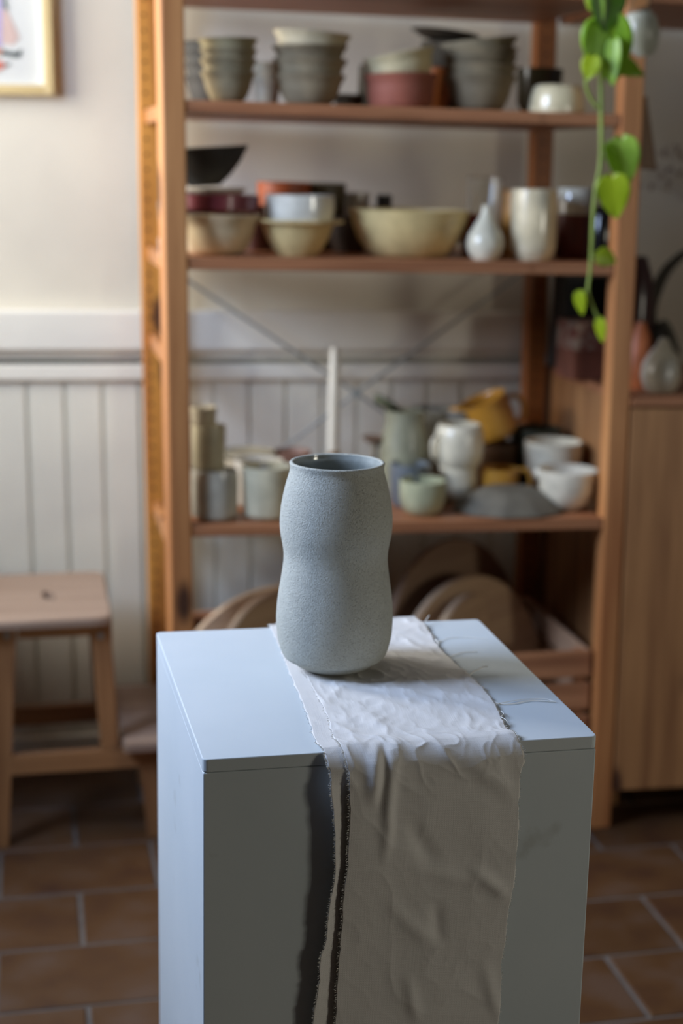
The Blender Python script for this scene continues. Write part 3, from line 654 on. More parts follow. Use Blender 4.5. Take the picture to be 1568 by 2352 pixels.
# black speaker-like box and the printed carton in front of it
P, s = ctop(1345, YS+.44, 850)
bx = thing('black_box', 'tall black box at the back of the cabinet, behind the brown carton', 'box', P, None, ROT)
link('body', box(-.075, .075, -.045, .045, 0, 215*s, .004), M_black, bx, world=False)
link('front_panel', box(-.068, .068, -.049, -.045, .01, 215*s-.01, .001), plain('dark_cloth', '#24262a', .9), bx, world=False)
P, s = ctop(1334, YS+.31, 850)
bx = thing('brown_carton', 'red-brown carton with a paler printed top half, on the cabinet behind the post', 'box', P, None, (0, T, .1))
w_ = 43*s
link('body', box(-w_, w_, -.045, .045, 0, 68*s, .002), plain('brown_card', '#7a4632', .7, 0, .2, 20), bx, world=False)
mt, nt, b = newmat('printed_card'); v = coords(nt); n = N(nt, 'ShaderNodeTexNoise', Scale=45.0, Detail=2.0); nt.links.new(v, n.inputs['Vector'])
nt.links.new(ramp(nt, n.outputs[0], [(.42, lin('#7a3b30')), (.5, lin('#8f6a58')), (.6, lin('#a08a78'))]), b.inputs['Base Color'])
link('lid', box(-w_-.001, w_-.003, -.046, .046, 68*s, 132*s, .002), mt, bx, world=False)
# wooden paddle hung beside the post, and ceramic pot on a cord
P0 = onY(1474, 222, YS+.045); P1a = onY(1466, 385, YS+.045); P1b = onY(1503, 392, YS+.045)
tagp = thing('wooden_paddle', 'brown wooden paddle hanging from a peg on the side of the right post', 'paddle', P0)
xq = xfr+PW/2+.002
link('blade', hexa([(xq, YS+.030, P1a.z), (P1b.x, YS+.030, P1b.z), (P1b.x, YS+.044, P1b.z), (xq, YS+.044, P1a.z), (P0.x-.005, YS+.030, P0.z), (P0.x+.005, YS+.030, P0.z), (P0.x+.005, YS+.044, P0.z), (P0.x-.005, YS+.044, P0.z)], .002), wood('paddle_wood', '#7d5a36', '#5e4228', 'z'), tagp)
link('peg', box(xfr+PW/2, P0.x+.008, YS+.033, YS+.040, P0.z-.008, P0.z-.001, .001), M_cab, tagp)
Pp = onY(1482, 128, YS-.06); s = scl(Pp)
hp = thing('hanging_pot', 'pale blue-grey ceramic pot hanging at the top of the right post', 'pot', Pp, None, (0, -.22, 0))
link('body', lathe(cylprof([(r*s, h*s) for r, h in [(18, 0), (32, 16), (41, 48), (38, 78), (28, 96), (24, 100)]], .004), 36), cer('#aab2b2', .35, .3), hp, 40, world=False)
link('rim', lathe([(r*s, h*s) for r, h in [(22, 99), (27, 99), (28, 104), (24, 107), (20, 104), (22, 99)]], 36), cer('#7a604c', .6), hp, 40, world=False)
rh = Matrix.Rotation(.22, 3, 'Y')
link('cord', merge(tube([(-24*s, 0, 103*s), tuple(rh @ Vector((.012, .01, .19)))], .0012, 5), tube([(24*s, 0, 103*s), tuple(rh @ Vector((.012, .01, .19)))], .0012, 5), tube([tuple(rh @ Vector((.012, .01, .19))), tuple(rh @ Vector((.012, .08, .22)))], .0012, 5)), M_cord, hp, world=False)
# dried sprigs against the wall
P = onY(1585, 470, YW-.03)
sg = thing('dried_sprig', 'faint sprig of dried brown seed heads against the wall at the right edge', 'dried flowers', P)
brs = []; hd = bmesh.new()
for (x, y) in ((1528, 352), (1540, 385), (1515, 400), (1555, 340), (1562, 395), (1536, 425), (1500, 425), (1560, 360)):
    e = onY(x, y, YW-.03); brs.append(tube(crom([P, (P+e)/2+Vector((0, -.004, .008)), e], 4), .0006, 5))
    for k in range(4):
        q = bmesh.new(); bmesh.ops.create_icosphere(q, subdivisions=1, radius=.0038); bmesh.ops.translate(q, verts=q.verts, vec=e+Vector((random.uniform(-.009, .009), random.uniform(-.004, .004), random.uniform(-.009, .009)))); hd = merge(hd, q)
link('twigs', merge(*brs), M_cord, sg); o = link('seed_heads', hd, plain('seed_brown', '#6d5142', .9), sg); o['kind'] = 'stuff'

# ---------------------------------------------------------------- picture on the wall
fx1 = onY(122, 150, YW-.02).x; fz0 = onY(60, 218, YW-.02).z
fx0, fz1, fw = fx1-.32, fz0+.42, .021
pic = thing('framed_print', 'abstract print in a pale wooden frame at the top left of the wall', 'picture', ((fx0+fx1)/2, YW-.015, fz0))
for a in ((fx1-fw, fx1, fz0, fz1), (fx0, fx0+fw, fz0, fz1)): link('frame_side', box(a[0], a[1], YW-.032, YW-.001, a[2], a[3], .002), M_frame, pic)
for a in ((fx0+fw, fx1-fw, fz0, fz0+fw), (fx0+fw, fx1-fw, fz1-fw, fz1)): link('frame_side', box(a[0], a[1], YW-.032, YW-.001, a[2], a[3], .002), M_framex, pic)
M_paper = plain('print_paper', '#c9cac6', .6, 0, .02)
paper = link('print', box(fx0+fw, fx1-fw, YW-.012, YW-.006, fz0+fw, fz1-fw), M_paper, pic)
link('slip', merge(box(fx1-fw-.004, fx1-fw, YW-.02, YW-.012, fz0+fw, fz1-fw), box(fx0+fw, fx1-fw-.004, YW-.02, YW-.012, fz0+fw, fz0+fw+.003)), M_trim, pic)
def blob(pts, mat, k):
    bm = bmesh.new(); yq = YW-.0125-.0004*k
    vs = [bm.verts.new((lambda q: (q.x, yq, q.z))(onY(x, y, yq))) for x, y in pts]; f = bm.faces.new(vs)
    bmesh.ops.translate(bm, verts=bm.verts, vec=-pic.location)
    me = bpy.data.meshes.new('printed_shape'); bm.to_mesh(me); bm.free(); me.materials.append(mat)
    o = bpy.data.objects.new('printed_shape', me); COL.objects.link(o); o.parent = paper; return o
blob([(-60, 10), (15, 22), (26, 45), (38, 70), (44, 88), (30, 104), (5, 100), (-60, 104)], plain('print_pink', '#c0a79e', .6), 1)
blob([(-60, 110), (0, 112), (18, 118), (38, 120), (50, 112), (48, 128), (38, 133), (12, 128), (-60, 122)], plain('print_ink', '#3d4744', .6), 2)
blob([(-60, 138), (0, 146), (26, 144), (16, 154), (-60, 158)], plain('print_ink2', '#59645f', .6), 2)
blob([(-60, 132), (0, 138), (14, 150), (0, 162), (-60, 168)], plain('print_red', '#c07464', .6), 3)
blob([(-60, 108), (0, 111), (6, 118), (0, 125), (-60, 128)], plain('print_orange', '#c48469', .6), 3)
blob([(8, -40), (13, -40), (14, 12), (20, 15), (14, 22), (8, 20)], plain('print_stem', '#6a736c', .6), 4)
blob([(-60, -40), (3, -40), (4, 30), (3, 108), (-60, 108)], plain('print_lilac', '#a79bc0', .6), 2)

# ---------------------------------------------------------------- step stool
st = thing('step_stool', 'birch step stool with a hand hole in its seat, left of the plinth', 'stool', (-.05, 3.2, 0))
SY0, SY1 = 3.085, 3.46; sxr = onZ(262, 1438, .5).x; sxl = sxr-.43
# seat with a hand hole
hc = onZ(112, 1368, .5)
bm = bmesh.new(); outer = []; inner = []
for i in range(96):
    a = 2*math.pi*i/96
    ca, sa = math.cos(a), math.sin(a)
    k = (abs(ca)**18+abs(sa)**18)**(-1/18)
    outer.append(((sxl+sxr)/2+(sxr-sxl)/2*k*ca, (SY0+SY1)/2+(SY1-SY0)/2*k*sa))
    k2 = 1; inner.append((hc.x+.014*ca-.006*sa, hc.y+.036*sa))
R = []
for z_, ins in ((.483, 0), (.497, 0), (.5, .003)):
    R.append([bm.verts.new((x+(-ins if x > 0 else ins), y+(ins if y < 3.2 else -ins), z_)) for x, y in outer])
R.append([bm.verts.new((x, y, .5)) for x, y in inner]); R.append([bm.verts.new((x, y, .483)) for x, y in inner]); R.append(R[0])
for A, B in zip(R, R[1:]):
    for k in range(96): bm.faces.new((A[k], A[(k+1) % 96], B[(k+1) % 96], B[k]))
link('seat', bm, M_stooltop, st, 35)
def bar(p0, p1, wx, dy, mat, name):      # sloping bar between two points in an XZ plane
    (x0, z0), (x1, z1), y = p0, p1, dy
    return link(name, hexa([(x1-wx/2, y, z1), (x1+wx/2, y, z1), (x1+wx/2, y+.022, z1), (x1-wx/2, y+.022, z1), (x0-wx/2, y, z0), (x0+wx/2, y, z0), (x0+wx/2, y+.022, z0), (x0-wx/2, y+.022, z0)], .002), mat, st)
for yk, yf in enumerate((SY0+.03, SY1-.052)):
    yc = SY0+.03
    def PX(x, y): q = onY(x, y, yc); return (q.x, q.z)
    la = PX(231, 1452); lb = PX(254, 1722)
    bar((la[0], .483), (lb[0], lb[1]), .040, yf, M_stool, 'leg')                       # leg under the seat's right side
    ra = PX(14, 1452); s_ = (PX(4, 1722)[0]-ra[0])/(PX(4, 1722)[1]-.483)
    bar((ra[0], .483), (ra[0]-.483*s_-0.0, 0), .042, yf, M_stool, 'leg')               # long rear leg
    r0 = PX(12, 1752); r1 = PX(345, 1732)
    zr = (r0[1]+r1[1])/2
    rail_t, rail_b = lb[1], lb[1]-.043
    link('side_rail', hexa([(ra[0]-.005, yf, rail_b), (r1[0]+.045, yf, rail_b), (r1[0]+.045, yf+.022, rail_b), (ra[0]-.005, yf+.022, rail_b), (ra[0]-.005, yf, rail_t), (r1[0]+.045, yf, rail_t), (r1[0]+.045, yf+.022, rail_t), (ra[0]-.005, yf+.022, rail_t)], .002), M_stoolx, st)
    sa_ = PX(342, 1765); sb_ = PX(362, 2030)
    bar((sa_[0], rail_b), (sb_[0], 0), .036, yf, M_stool, 'leg')
    link('apron', box(ra[0]+.022, la[0]-.021, yf, yf+.022, .483-.030, .483, .002), M_stoolx, st)
sbx0 = PX(283, 1715)[0]
link('step', box(sbx0, min(sbx0+.12, .262), SY0+.0, SY1, rail_t, rail_t+.022, .004), M_stooltop, st)
link('back_rail', box(ra[0]-.02, ra[0]+.002, SY0+.052, SY1-.052, .26, .30, .002), M_stoolx, st)
link('cross_rail', box(la[0]+.004, la[0]+.024, SY0+.052, SY1-.052, .43, .483, .002), M_stoolx, st)
for px_ in (16, 231):
    q = onY(px_, 1460, yc); bmq = bmesh.new(); bmesh.ops.create_cone(bmq, cap_ends=True, segments=16, radius1=.006, radius2=.006, depth=.003)
    bmesh.ops.rotate(bmq, verts=bmq.verts, cent=(0, 0, 0), matrix=Matrix.Rotation(math.pi/2, 3, 'X')); bmesh.ops.translate(bmq, verts=bmq.verts, vec=(q.x, SY0+.029, q.z))
    link('screw', bmq, M_steel, st)

# ---------------------------------------------------------------- unseen table added to shade the wall and floor behind the stool
wt = thing('added_shade_table', 'added unseen wooden table left of the stool, placed to cast shade', 'table', (-.66, 3.27, 0))
link('tabletop', box(-.97, -.34, 2.98, 3.55, .71, .74, .003), M_stoolx, wt)
for x in (-.96, -.40):
    for y in (3.0, 3.48): link('leg', box(x, x+.05, y, y+.05, 0, .709, .002), M_stool, wt)
# ---------------------------------------------------------------- crate with round boards under the lowest shelf
cz = onY(1340, 1495, YS+.02).z; ZR = cz
cxr = onY(1355, 1560, YS+.02).x; cxl = onY(452, 1400, YS+.12).x
CY0, CY1 = YS+.02, YS+.46
cr_ = thing('slatted_crate', 'low slatted pine crate on the floor under the shelves, holding round boards', 'crate', ((cxl+cxr)/2, (CY0+CY1)/2, 0))
hs_ = .058; gp = .014; k = 0; z1_ = ZR
while z1_-hs_ > .01:
    for (yy0, yy1) in ((CY0, CY0+.012), (CY1-.012, CY1)):
        link('slat', box(cxl, cxr, yy0, yy1, z1_-hs_, z1_, .002), M_crate, cr_)
    for (xx0, xx1) in ((cxl, cxl+.012), (cxr-.012, cxr)):
        link('slat', box(xx0, xx1, CY0+.0125, CY1-.0125, z1_-hs_, z1_, .002), M_crate_y_lit, cr_)
    z1_ -= hs_+gp
for x in (cxl+.012, cxr-.030):
    for y in (CY0+.0125, CY1-.0305): link('corner_post', box(x, x+.018, y, y+.018, .0, ZR, .002), M_crate_z, cr_)
zf = .012
link('base_board', box(cxl+.0125, cxr-.0125, CY0+.0125, CY1-.0125, .003, zf, .001), M_crate, cr_)
def disc(cpx, toppx, Rm, Y, th, mat, label, lean=.12):
    a = onY(cpx, toppx, Y); c_ = Vector((a.x, Y, a.z-Rm))
    cz_ = zf+Rm*math.cos(lean)+.004
    pr = [(0, -th/2), (Rm-.004, -th/2), (Rm, -th/2+.004), (Rm, th/2-.004), (Rm-.004, th/2), (0, th/2)]
    bm = lathe(pr, 64); o = link('round_board', bm, mat, None, 35); o.rotation_euler = (math.pi/2-lean, 0, random.uniform(0, 1)); o.location = (a.x, Y, cz_)
    tag(o, label, 'board', 'round boards in the crate'); return o
def rad(toppx, cpx, Y, lean=.12): return (onY(cpx, toppx, Y).z-zf)/(2*math.cos(lean))
for (cpx, top, Y, mt, lb) in ((1090, 1378, YS+.095, M_bat, 'large pale round board at the front of the crate, right of the vase'),
                              (1085, 1335, YS+.135, M_bat, 'pale round board leaning directly behind the front one in the crate'),
                              (1050, 1250, YS+.25, M_bat2, 'largest dark round board towards the back of the crate'),
                              (640, 1372, YS+.12, M_bat, 'pale round board at the left end of the crate, behind the plinth edge'),
                              (655, 1356, YS+.155, M_bat, 'round board just behind the left-hand one in the crate')):
    disc(cpx, top, rad(top, cpx, Y), Y, .018, mt, lb)

# ---------------------------------------------------------------- plinth
HP = .80
tp = [onZ(x, y, HP) for x, y in ((465, 1745), (1372, 1690), (1098, 1422), (358, 1452))]     # FL FR BR BL
yf = tp[0].y; ybk = tp[3].y
def down(p, px, py):     # foot of the edge through p and pixel (px,py) at the same depth
    q = onY(px, py, p.y); k = (p.z-0)/(p.z-q.z); return Vector((p.x+(q.x-p.x)*k*.9, p.y, 0))
ft = [down(tp[0], 465, 2352), down(tp[1], 1331, 2352), None, down(tp[3], 365, 2352)]
ft[2] = ft[1]+(tp[2]-tp[1]); ft[2].z = 0
cen = (ft[0]+ft[1]+ft[2]+ft[3])/4
plinth = thing('plinth', 'cool white painted wooden plinth in the foreground carrying the vase and cloth', 'plinth', cen)
TL = .0145
def lerp(z): return [f.lerp(t_, z/HP) for f, t_ in zip(ft, tp)]
mid = lerp(HP-TL-.0005)
cc = sum(mid, Vector())/4
link('body', hexa(ft+[cc+(w-cc)*.9975 for w in mid], .0016, 3), M_plinth, plinth)
lid = lerp(HP-TL)
def lidmesh():
    bm = hexa([Vector(w) for w in lid]+[Vector(w) for w in tp], 0)
    vert = [e for e in bm.edges if abs(e.verts[0].co.z-e.verts[1].co.z) > .005]
    bmesh.ops.bevel(bm, geom=vert, offset=.006, segments=4, affect='EDGES', profile=.5)
    bmesh.ops.bevel(bm, geom=[e for e in bm.edges if abs(e.verts[0].co.z-e.verts[1].co.z) < .001 and len(e.link_faces) == 2 and e.calc_face_angle(0) > 1], offset=.0012, segments=2, affect='EDGES', profile=.5)
    return bm
link('top_board', lidmesh(), M_plinth, plinth)

# ---------------------------------------------------------------- linen runner
def interp(tab, v):
    for (a, pa), (b_, pb) in zip(tab, tab[1:]):
        if v <= b_: t = (v-a)/(b_-a); return Vector(pa).lerp(Vector(pb), t)
    return Vector(tab[-1][1])
cl = thing('linen_runner', 'frayed white linen runner lying over the plinth under the vase', 'cloth', (.45, 1.8, HP))
def hang_off(z):      # how far the cloth stands off the front face
    d = HP-z; return .0135+.002*math.exp(-((d-.12)/.08)**2)-.003*min(1, d/.4)
def P_top(x, y, dz=0): q = onZ(x, y, HP+.0012+dz); return q
def P_front(x, y, off): return onY(x, y, yf-off)
# edges in pixels; rows: back of the plinth -> front edge -> hanging
topL = [(620, 1437), (631, 1462), (646, 1500), (662, 1540), (684, 1590), (708, 1650), (728, 1700), (741, 1727)]
topR = [(953, 1419), (984, 1450), (1005, 1487), (1048, 1528), (1080, 1556), (1128, 1606), (1168, 1660), (1190, 1702)]
frL = [(750, 1775), (760, 1820), (766, 1900), (768, 1960), (768, 2010), (759, 2060), (752, 2110), (747, 2160), (735, 2200), (731, 2250), (725, 2300), (716, 2352), (708, 2420)]
frR = [(1194, 1748), (1194, 1780), (1190, 1850), (1187, 1930), (1180, 2000), (1172, 2050), (1163, 2100), (1158, 2160), (1151, 2205), (1150, 2250), (1146, 2300), (1141, 2352), (1136, 2420)]
tpM = [(640, 1437), (655, 1465), (672, 1500), (694, 1540), (722, 1590), (752, 1650), (776, 1700), (786, 1727)]      # left edge of the upper layer
frM = [(795, 1764), (800, 1800), (802, 1860), (800, 1910), (796, 1970), (791, 2020), (786, 2070), (784, 2120), (778, 2180), (774, 2240), (771, 2300), (768, 2352), (764, 2420)]
def ctrl(top, fr, dz, off, back):
    P = []
    q0 = P_top(*top[0], dz); q1 = P_top(*top[1], dz); dirb = (q0-q1); dirb.z = 0; dirb.normalize()
    yb = max(tp[2].y, tp[3].y)
    qb = Vector(q0)+dirb*max(0, (yb+.0005-q0.y)/max(.2, dirb.y))
    for k in (3, 2, 1): P.append(Vector((qb.x, yb+.004+.002*k+dz, HP-.02*k)))
    P.append(Vector((qb.x, yb+.003+dz, HP-.004)))
    P.append(qb+Vector((0, -.004, .0005)))
    for a in top:
        q = P_top(*a, dz)
        if q.y > yf+.046 or a is top[-1]: P.append(q)
    # wrap over the front edge
    e = P.pop()
    for k in range(5):
        a_ = math.pi/2*k/4; P.append(Vector((e.x+.0015*k, yf+.008-(.0215+dz)*math.sin(a_), HP-.019+(.0215+dz)*math.cos(a_))))
    P.insert(-5, Vector((e.x-.002, yf+.030, HP+.0020+dz)))
    P[-7].z += .0004
    for a in fr:
        q = P_front(*a, .0145)
        if q.z > HP-.027: continue
        o_ = hang_off(q.z)*off+dz; P.append(P_front(*a, o_))
    return P
def layer(name, A, B, nu, n, amp, curl=None, thick=.0009, seed=0, frayL=True, frayR=True, folds=()):
    CA, CB = crom(A, n), crom(B, n); nv = len(CA); bm = bmesh.new(); uvl = bm.loops.layers.uv.new('UVMap'); grid = []; uvs = {}
    # v distances
    acc = [0]
    for i in range(1, nv): acc.append(acc[-1]+((CA[i]+CB[i])/2-(CA[i-1]+CB[i-1])/2).length)
    for i in range(nv):
        row = []; a, b_ = CA[i], CB[i]; w = (b_-a).length; j0 = max(0, i-1); j1 = min(nv-1, i+1)
        tv = ((CA[j1]+CB[j1])-(CA[j0]+CB[j0])).normalized(); nu_ = (b_-a).normalized(); nn = nu_.cross(tv).normalized()
        if nn.z < -.2 or nn.y > .3 and a.y < yf+.02: nn = -nn
        if a.y > tp[2].y: nn = Vector((0, 1, 0))
        top_ = a.z > HP-.002
        for j in range(nu+1):
            u = j/nu; q = a.lerp(b_, u); U = u*w; V = acc[i]
            nz = noise.noise(Vector((U*14+seed, V*14, seed)))*.5+.5
            nz2 = noise.noise(Vector((U*38+seed, V*34, 5)))*.5+.5
            rid = 1-abs(noise.noise(Vector((U*20+V*9, V*16-U*12, 9+seed)))*2)
            rid2 = 1-abs(noise.noise(Vector((U*30-V*16, V*24+U*10, 3+seed)))*2.2)
            k_ = min(1, max(0, (HP-a.z)/.05)); wv = noise.noise(Vector((U*7+V*3.2+seed, V*4.5-U*2, 21)))
            wv2 = noise.noise(Vector((U*17-V*7, V*11+U*6, 31+seed)))
            nz3 = 1-abs(noise.noise(Vector((U*44+V*30, V*38-U*26, 13+seed)))*2.4)
            ht = .30*nz+.15*nz2+.85*max(0, rid)**3+.75*max(0, rid2)**3+.38*max(0, nz3)**2
            hf = 2.0*(wv+.5)+.75*(wv2+.5)+.42*max(0, rid)**2+.12*max(0, rid2)**2
            h = amp*(ht*(1-k_)+hf*k_)
            # press the cloth flat under the vase
            if top_ and VB is not None:
                dd = (Vector((q.x, q.y))-Vector((VB.x, VB.y))).length
                h *= max(0, min(1, (dd-.024)/.035))
            for (px0, py0, px1, py1, wd, hh_) in folds:
                d = ray_px(q); ax, ay = d; ex, ey = px1-px0, py1-py0; L2 = ex*ex+ey*ey
                tt = max(0, min(1, ((ax-px0)*ex+(ay-py0)*ey)/L2)); dist = math.hypot(ax-px0-ex*tt+9*noise.noise(Vector((U*22, V*22, hh_*999))), ay-py0-ey*tt+7*noise.noise(Vector((U*25, V*25, hh_*555))))
                h += hh_*math.exp(-(dist/wd)**2)*math.sin(math.pi*min(1, max(0, .02+.96*tt)))
            if curl: h += curl(u, q, i)
            jit = Vector((0, 0, 0))
            if (j == 0 and frayL) or (j == nu and frayR):
                jit = nu_*(noise.noise(Vector((V*260, j, seed)))*.0012+noise.noise(Vector((V*70, j, seed)))*.0016)
            q = q+nn*h+jit
            if top_ and q.y > yf-.001 and q.z < HP+.0010: q.z = HP+.0010
            vtx = bm.verts.new(q); uvs[vtx] = (U, V); row.append(vtx)
        grid.append(row)
    for A_, B_ in zip(grid, grid[1:]):
        for j in range(nu):
            f = bm.faces.new((A_[j], A_[j+1], B_[j+1], B_[j]))
            for lp in f.loops: lp[uvl].uv = uvs[lp.vert]
    edges = ([r[0].co.copy() for r in grid], [r[-1].co.copy() for r in grid])
    o = link(name, bm, M_linen, cl, True)
    so = o.modifiers.new('thickness', 'SOLIDIFY'); so.thickness = thick; so.offset = 0
    return o, edges
def ray_px(q):
    d = q-CAM; z = d.dot(Fv); return 784+FPX*d.dot(Xv)/z, 1176+FPX*d.dot(Dv)/z
VB = onZ(766, 1540, HP)       # vase foot centre
A_up = ctrl(tpM, frM, .0022, 1.0, 0); B_up = ctrl(topR, frR, .0012, 1.0, 0)
FOLD = [(866, 1705, 852, 1850, 17, .0055), (905, 1700, 880, 1985, 15, .0042), (885, 1700, 872, 1860, 9, -.003), (935, 1990, 1180, 2045, 22, .0022), (1060, 1730, 1185, 1840, 22, .0028), (935, 1880, 1000, 1990, 20, -.0028),
        (800, 1620, 900, 1690, 14, .0022), (850, 1560, 1010, 1625, 14, .0018), (700, 1560, 1000, 1640, 12, .0012), (1070, 1985, 1170, 2055, 16, .0030), (880, 2060, 1010, 2180, 20, .0024), (1000, 2060, 1010, 2170, 16, -.0022), (930, 2230, 960, 2352, 18, .0022), (1110, 2200, 1150, 2352, 16, .0024), (985, 1610, 1080, 1660, 12, .0014), (870, 1525, 1040, 1500, 14, .0018), (900, 1460, 990, 1455, 12, .0014)]
up, eup = layer('upper_layer', A_up, B_up, 170, 14, .0018, None, .0008, 1.3, True, True, FOLD)
# the lower layer shows as a narrow strip left of the upper layer's edge
A_lo = ctrl(topL, frL, .0004, 1.2, 0)
def shift(t, d): return [(x+d, y) for x, y in t]
B_lo = ctrl(shift(tpM, 30), shift(frM, 22), .0002, .18, 0)
lo, elo = layer('lower_layer', A_lo, B_lo, 26, 14, .0004, None, .0008, 7.7, True, False)
# frayed fibres along the edges
fz = bmesh.new()
def fray(E, out, dens, Lm):
    fb = []
    for i in range(4, len(E)-1):
        for k in range(dens):
            if random.random() < .35: continue
            p = E[i].lerp(E[i+1], random.random()); d = Vector((out, 0, 0))*random.uniform(.4, 1)+Vector((0, random.uniform(-.5, .5), random.uniform(-.5, .5)))
            if p.z > HP-.001: d.z = abs(d.z)*.3
            L = random.uniform(.3, 1)*Lm; d.normalize(); e = p+d*L; m_ = (p+e)/2+Vector((random.uniform(-1, 1), random.uniform(-1, 1), random.uniform(0, 1)))*L*.2
            if p.z > HP-.001: e.z = max(e.z, HP+.0006); m_.z = max(m_.z, HP+.0006)
            fb.append(tube([p, m_, e], [.00022, .00018, .0001], 3, False))
    return fb
fb = fray(eup[0], -1, 3, .0035)+fray(eup[1], 1, 2, .003)+fray(elo[0], -1, 3, .003)
big = fb[0]
tmp = bmesh.new()
for q in fb:
    mt = bpy.data.meshes.new('t'); q.to_mesh(mt); q.free(); tmp.from_mesh(mt); bpy.data.meshes.remove(mt)
o = link('frayed_fibres', tmp, M_thread, cl); o['kind'] = 'stuff'
# longer loose threads on the right edge
def thr(pts, lift, r=.0006, n=6):
    P = []
    for (x, y), l in zip(pts, lift): P.append(onZ(x, y, HP+.0012+l))
    return link('thread', tube(crom(P, n), r, 5), M_thread, cl)
thr([(975, 1452), (972, 1435), (978, 1424), (985, 1414)], [.001, .003, .006, .009], .0007)
thr([(976, 1440), (990, 1455), (1004, 1473), (1012, 1470)], [.002, .001, .001, .001], .0008)
thr([(1000, 1480), (1030, 1466), (1070, 1464), (1120, 1468)], [0, 0, 0, 0], .0004)
thr([(1018, 1512), (1040, 1506), (1062, 1499), (1096, 1497)], [0, 0, 0, 0], .0005)
thr([(1078, 1553), (1086, 1543), (1098, 1538), (1108, 1532), (1120, 1531)], [0, .003, .005, .007, .008], .0008)
thr([(1130, 1610), (1150, 1617), (1180, 1616), (1220, 1609), (1276, 1612)], [.001, 0, 0, 0, 0], .0007)
thr([(1138, 1617), (1165, 1612), (1205, 1606), (1250, 1605), (1272, 1611)], [.001, .0006, 0, 0, 0], .00045)
thr([(1150, 1632), (1156, 1640), (1150, 1646), (1160, 1652), (1166, 1660)], [.002, .004, .003, .004, .002], .0004)
thr([(990, 1462), (1003, 1473), (1006, 1480), (998, 1487)], [.001, .002, .001, .001], .0006)

# ---------------------------------------------------------------- vase
vp = [(1556, 30), (1554, 46), (1549, 64), (1541, 83), (1528, 100), (1510, 115), (1490, 124.5), (1465, 130.5), (1438, 133.3), (1410, 133.8), (1380, 131.5), (1350, 127.5), (1320, 123), (1295, 120), (1278, 119.3), (1262, 120.8), (1245, 124), (1225, 127.8), (1205, 129.5), (1185, 129.2), (1165, 127.5), (1140, 123.5), (1115, 118), (1095, 112.5), (1082, 109), (1074, 108), (1068, 108.8), (1062, 110)]
Vc = VB.copy(); zf_ = HP+.0012+.0018+.0006
sv = scl((Vc.x, Vc.y, HP+.12))
prof = []
zb0 = onY(768, 1541, Vc.y).z
for y, r in vp:
    q = onY(768, y, Vc.y); prof.append((r*scl(q), max(0, q.z-zb0)*.982))
prof2 = [(0, .002), (.016, .002), (.019, 0)]
base = [(r, z) for r, z in prof if z > .0012]
base = [(.019, 0), (.030, .0009), (.0395, .0036), (.0470, .0074), (.0522, .0118)]+[(r, z) for r, z in base if z > .0165]
def smooth(pr, n=4):
    return [(q.x, q.z) for q in crom([Vector((r, 0, z)) for r, z in pr], n)]
outer_ = smooth(base, 4); rt, ztop_ = outer_[-1]; wl = .0052
vase = thing('stoneware_vase', 'unglazed pale grey gritty stoneware vase with a waist, on the linen runner', 'vase', (Vc.x, Vc.y, zf_), None, (0, .012, 0))
lip = [(rt-.0008, ztop_+.0010), (rt-.0022, ztop_+.0015), (rt-.0040, ztop_+.0012), (rt-wl, ztop_+.0002)]
link('body', lathe([(0, .0012), (.013, .0012), (.015, 0)]+outer_+lip, 128), M_vase, vase, True, world=False)
inn = [(max(.002, r-wl), z) for r, z in outer_[::-1] if z > .012]
link('glazed_inside', lathe([(rt-wl, ztop_+.0002)]+inn[2:]+[(0, .012)], 96), M_glaze, vase, True, world=False)

# ---------------------------------------------------------------- trailing vine
YV = 2.86
def vp_(x, y, d=0): return onY(x, y, YV+d)
Pv = vp_(1378, 0)
vine = thing('trailing_vine', 'bright green heart-leaved vine trailing down in front of the right post', 'plant', Pv)
zt0 = zb(0, 1.05)
main = [Vector((vp_(1376, -60).x, YS+.10, zt0+.006)), Vector((vp_(1376, -60).x, YS+.02, zt0+.010)), Vector((vp_(1376, -60).x, YV+.03, zt0-.005))]+[vp_(*q) for q in ((1376, -10), (1378, 90), (1379, 170), (1380, 260), (1379, 370), (1368, 430), (1361, 500), (1358, 575), (1354, 630), (1350, 668), (1362, 705), (1376, 738), (1382, 765))]
cm = crom(main, 5); link('stem', tube(cm, [.0052-.0026*i/len(cm) for i in range(len(cm))], 8), M_stem, vine, True)
def stalk(pts, r=.0026): return link('leaf_stalk', tube(crom([vp_(*q) for q in pts], 5), r, 6), M_stem, vine, True)
stalk([(1345, 178), (1346, 200), (1356, 225), (1374, 250)], .0032)
stalk([(1350, 668), (1338, 672), (1328, 690)], .0028); stalk([(1379, 370), (1400, 355), (1425, 340)], .0022); stalk([(1365, 450), (1388, 425), (1405, 415)], .0022); stalk([(1358, 580), (1370, 582), (1380, 588)], .0022)
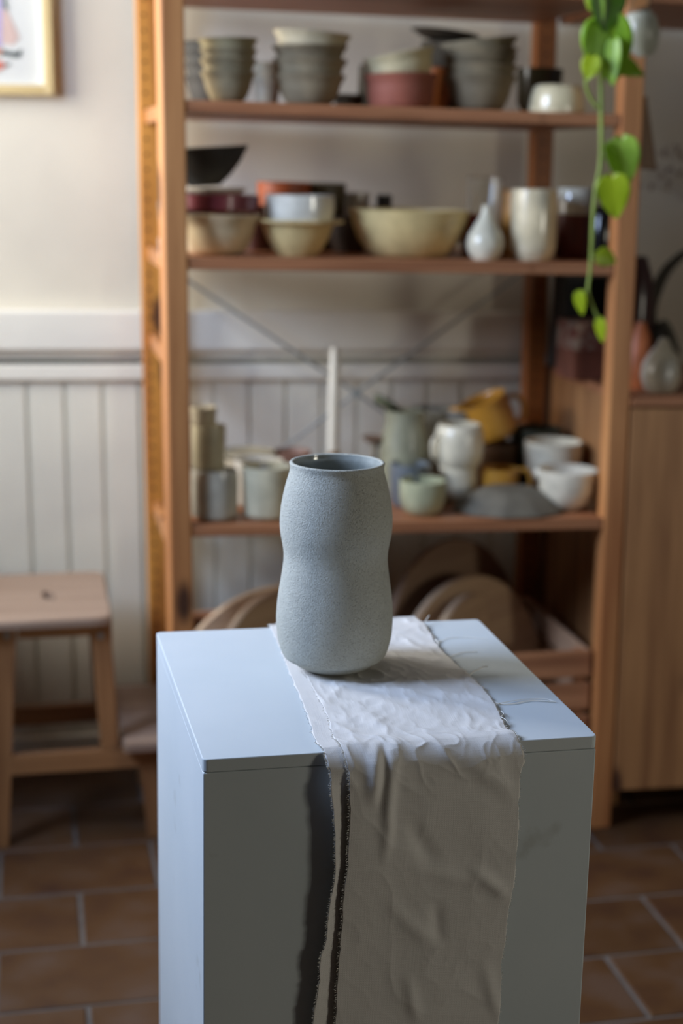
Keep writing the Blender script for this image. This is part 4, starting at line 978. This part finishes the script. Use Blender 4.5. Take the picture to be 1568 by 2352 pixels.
def leaf(bx_, by_, tx, ty, wpx, mat, dy=0, tiltn=.3, fold=.10, curl=.12):
    B = vp_(bx_, by_, dy); Tt = vp_(tx, ty, dy); ax = (Tt-B); L = ax.length; ax.normalize()
    nrm = -Fv.copy(); side = ax.cross(nrm).normalized(); nrm = side.cross(ax).normalized()
    nrm = (nrm*math.cos(tiltn)+side*math.sin(tiltn)).normalized(); side = ax.cross(nrm).normalized()
    hw = wpx*1.15*scl(B)/2; bm = bmesh.new(); nu, nv = 12, 16; G_ = []
    for i in range(nv+1):
        t = i/nv; prof_ = (math.sin(math.pi*min(1, (t*.90+.10)))**.75)*(1-.35*t) if t < 1 else 0
        prof_ = math.sin(math.pi*min(1, .04+.96*t**.60))**.8 if t < 1 else 0
        row = []
        for j in range(nu+1):
            u = 2*j/nu-1; w = hw*prof_*u
            back = -.13*L*math.sin(math.pi*min(1, abs(u)*.62+.0))*max(0, 1-t*2.6)          # heart lobes
            h = fold*abs(w)-curl*L*t*t+.02*L*math.sin(t*9)*u*u
            row.append(bm.verts.new(B+ax*(L*t+back)+side*w+nrm*h))
        G_.append(row)
    for A_, B_ in zip(G_, G_[1:]):
        for j in range(nu): bm.faces.new((A_[j], A_[j+1], B_[j+1], B_[j]))
    bmesh.ops.remove_doubles(bm, verts=bm.verts, dist=1e-5)
    o = link('leaf', bm, mat, vine, True); so = o.modifiers.new('t', 'SOLIDIFY'); so.thickness = .0007; return o
leaf(1388, 46, 1408, 196, 104, M_leaf, -.005, .25)
leaf(1396, -30, 1394, 78, 78, M_leafd, -.02, -.2)
leaf(1372, 58, 1362, 172, 62, M_leaf, -.012, -.35)
leaf(1362, 132, 1346, 186, 42, M_leafy, -.018, .2)
leaf(1388, 128, 1482, 178, 46, M_leaf, .01, .5)
leaf(1410, 95, 1402, 198, 34, M_leafl, -.022, .5)
leaf(1428, 322, 1442, 428, 66, M_leafl, -.005, .15)
leaf(1396, 338, 1438, 424, 40, M_leaf, -.01, -.5)
leaf(1406, 408, 1415, 505, 68, M_leafy, -.01, .2)
leaf(1374, 584, 1416, 604, 38, M_leafy, -.005, .2)
leaf(1330, 672, 1336, 726, 26, M_leafy, -.005, .4)
leaf(1378, 734, 1382, 790, 24, M_leafy, -.005, .5)
leaf(1364, -10, 1352, 24, 30, M_leafy, -.01, .2)
leaf(1368, -20, 1380, 60, 30, M_leafl, -.018, .4)
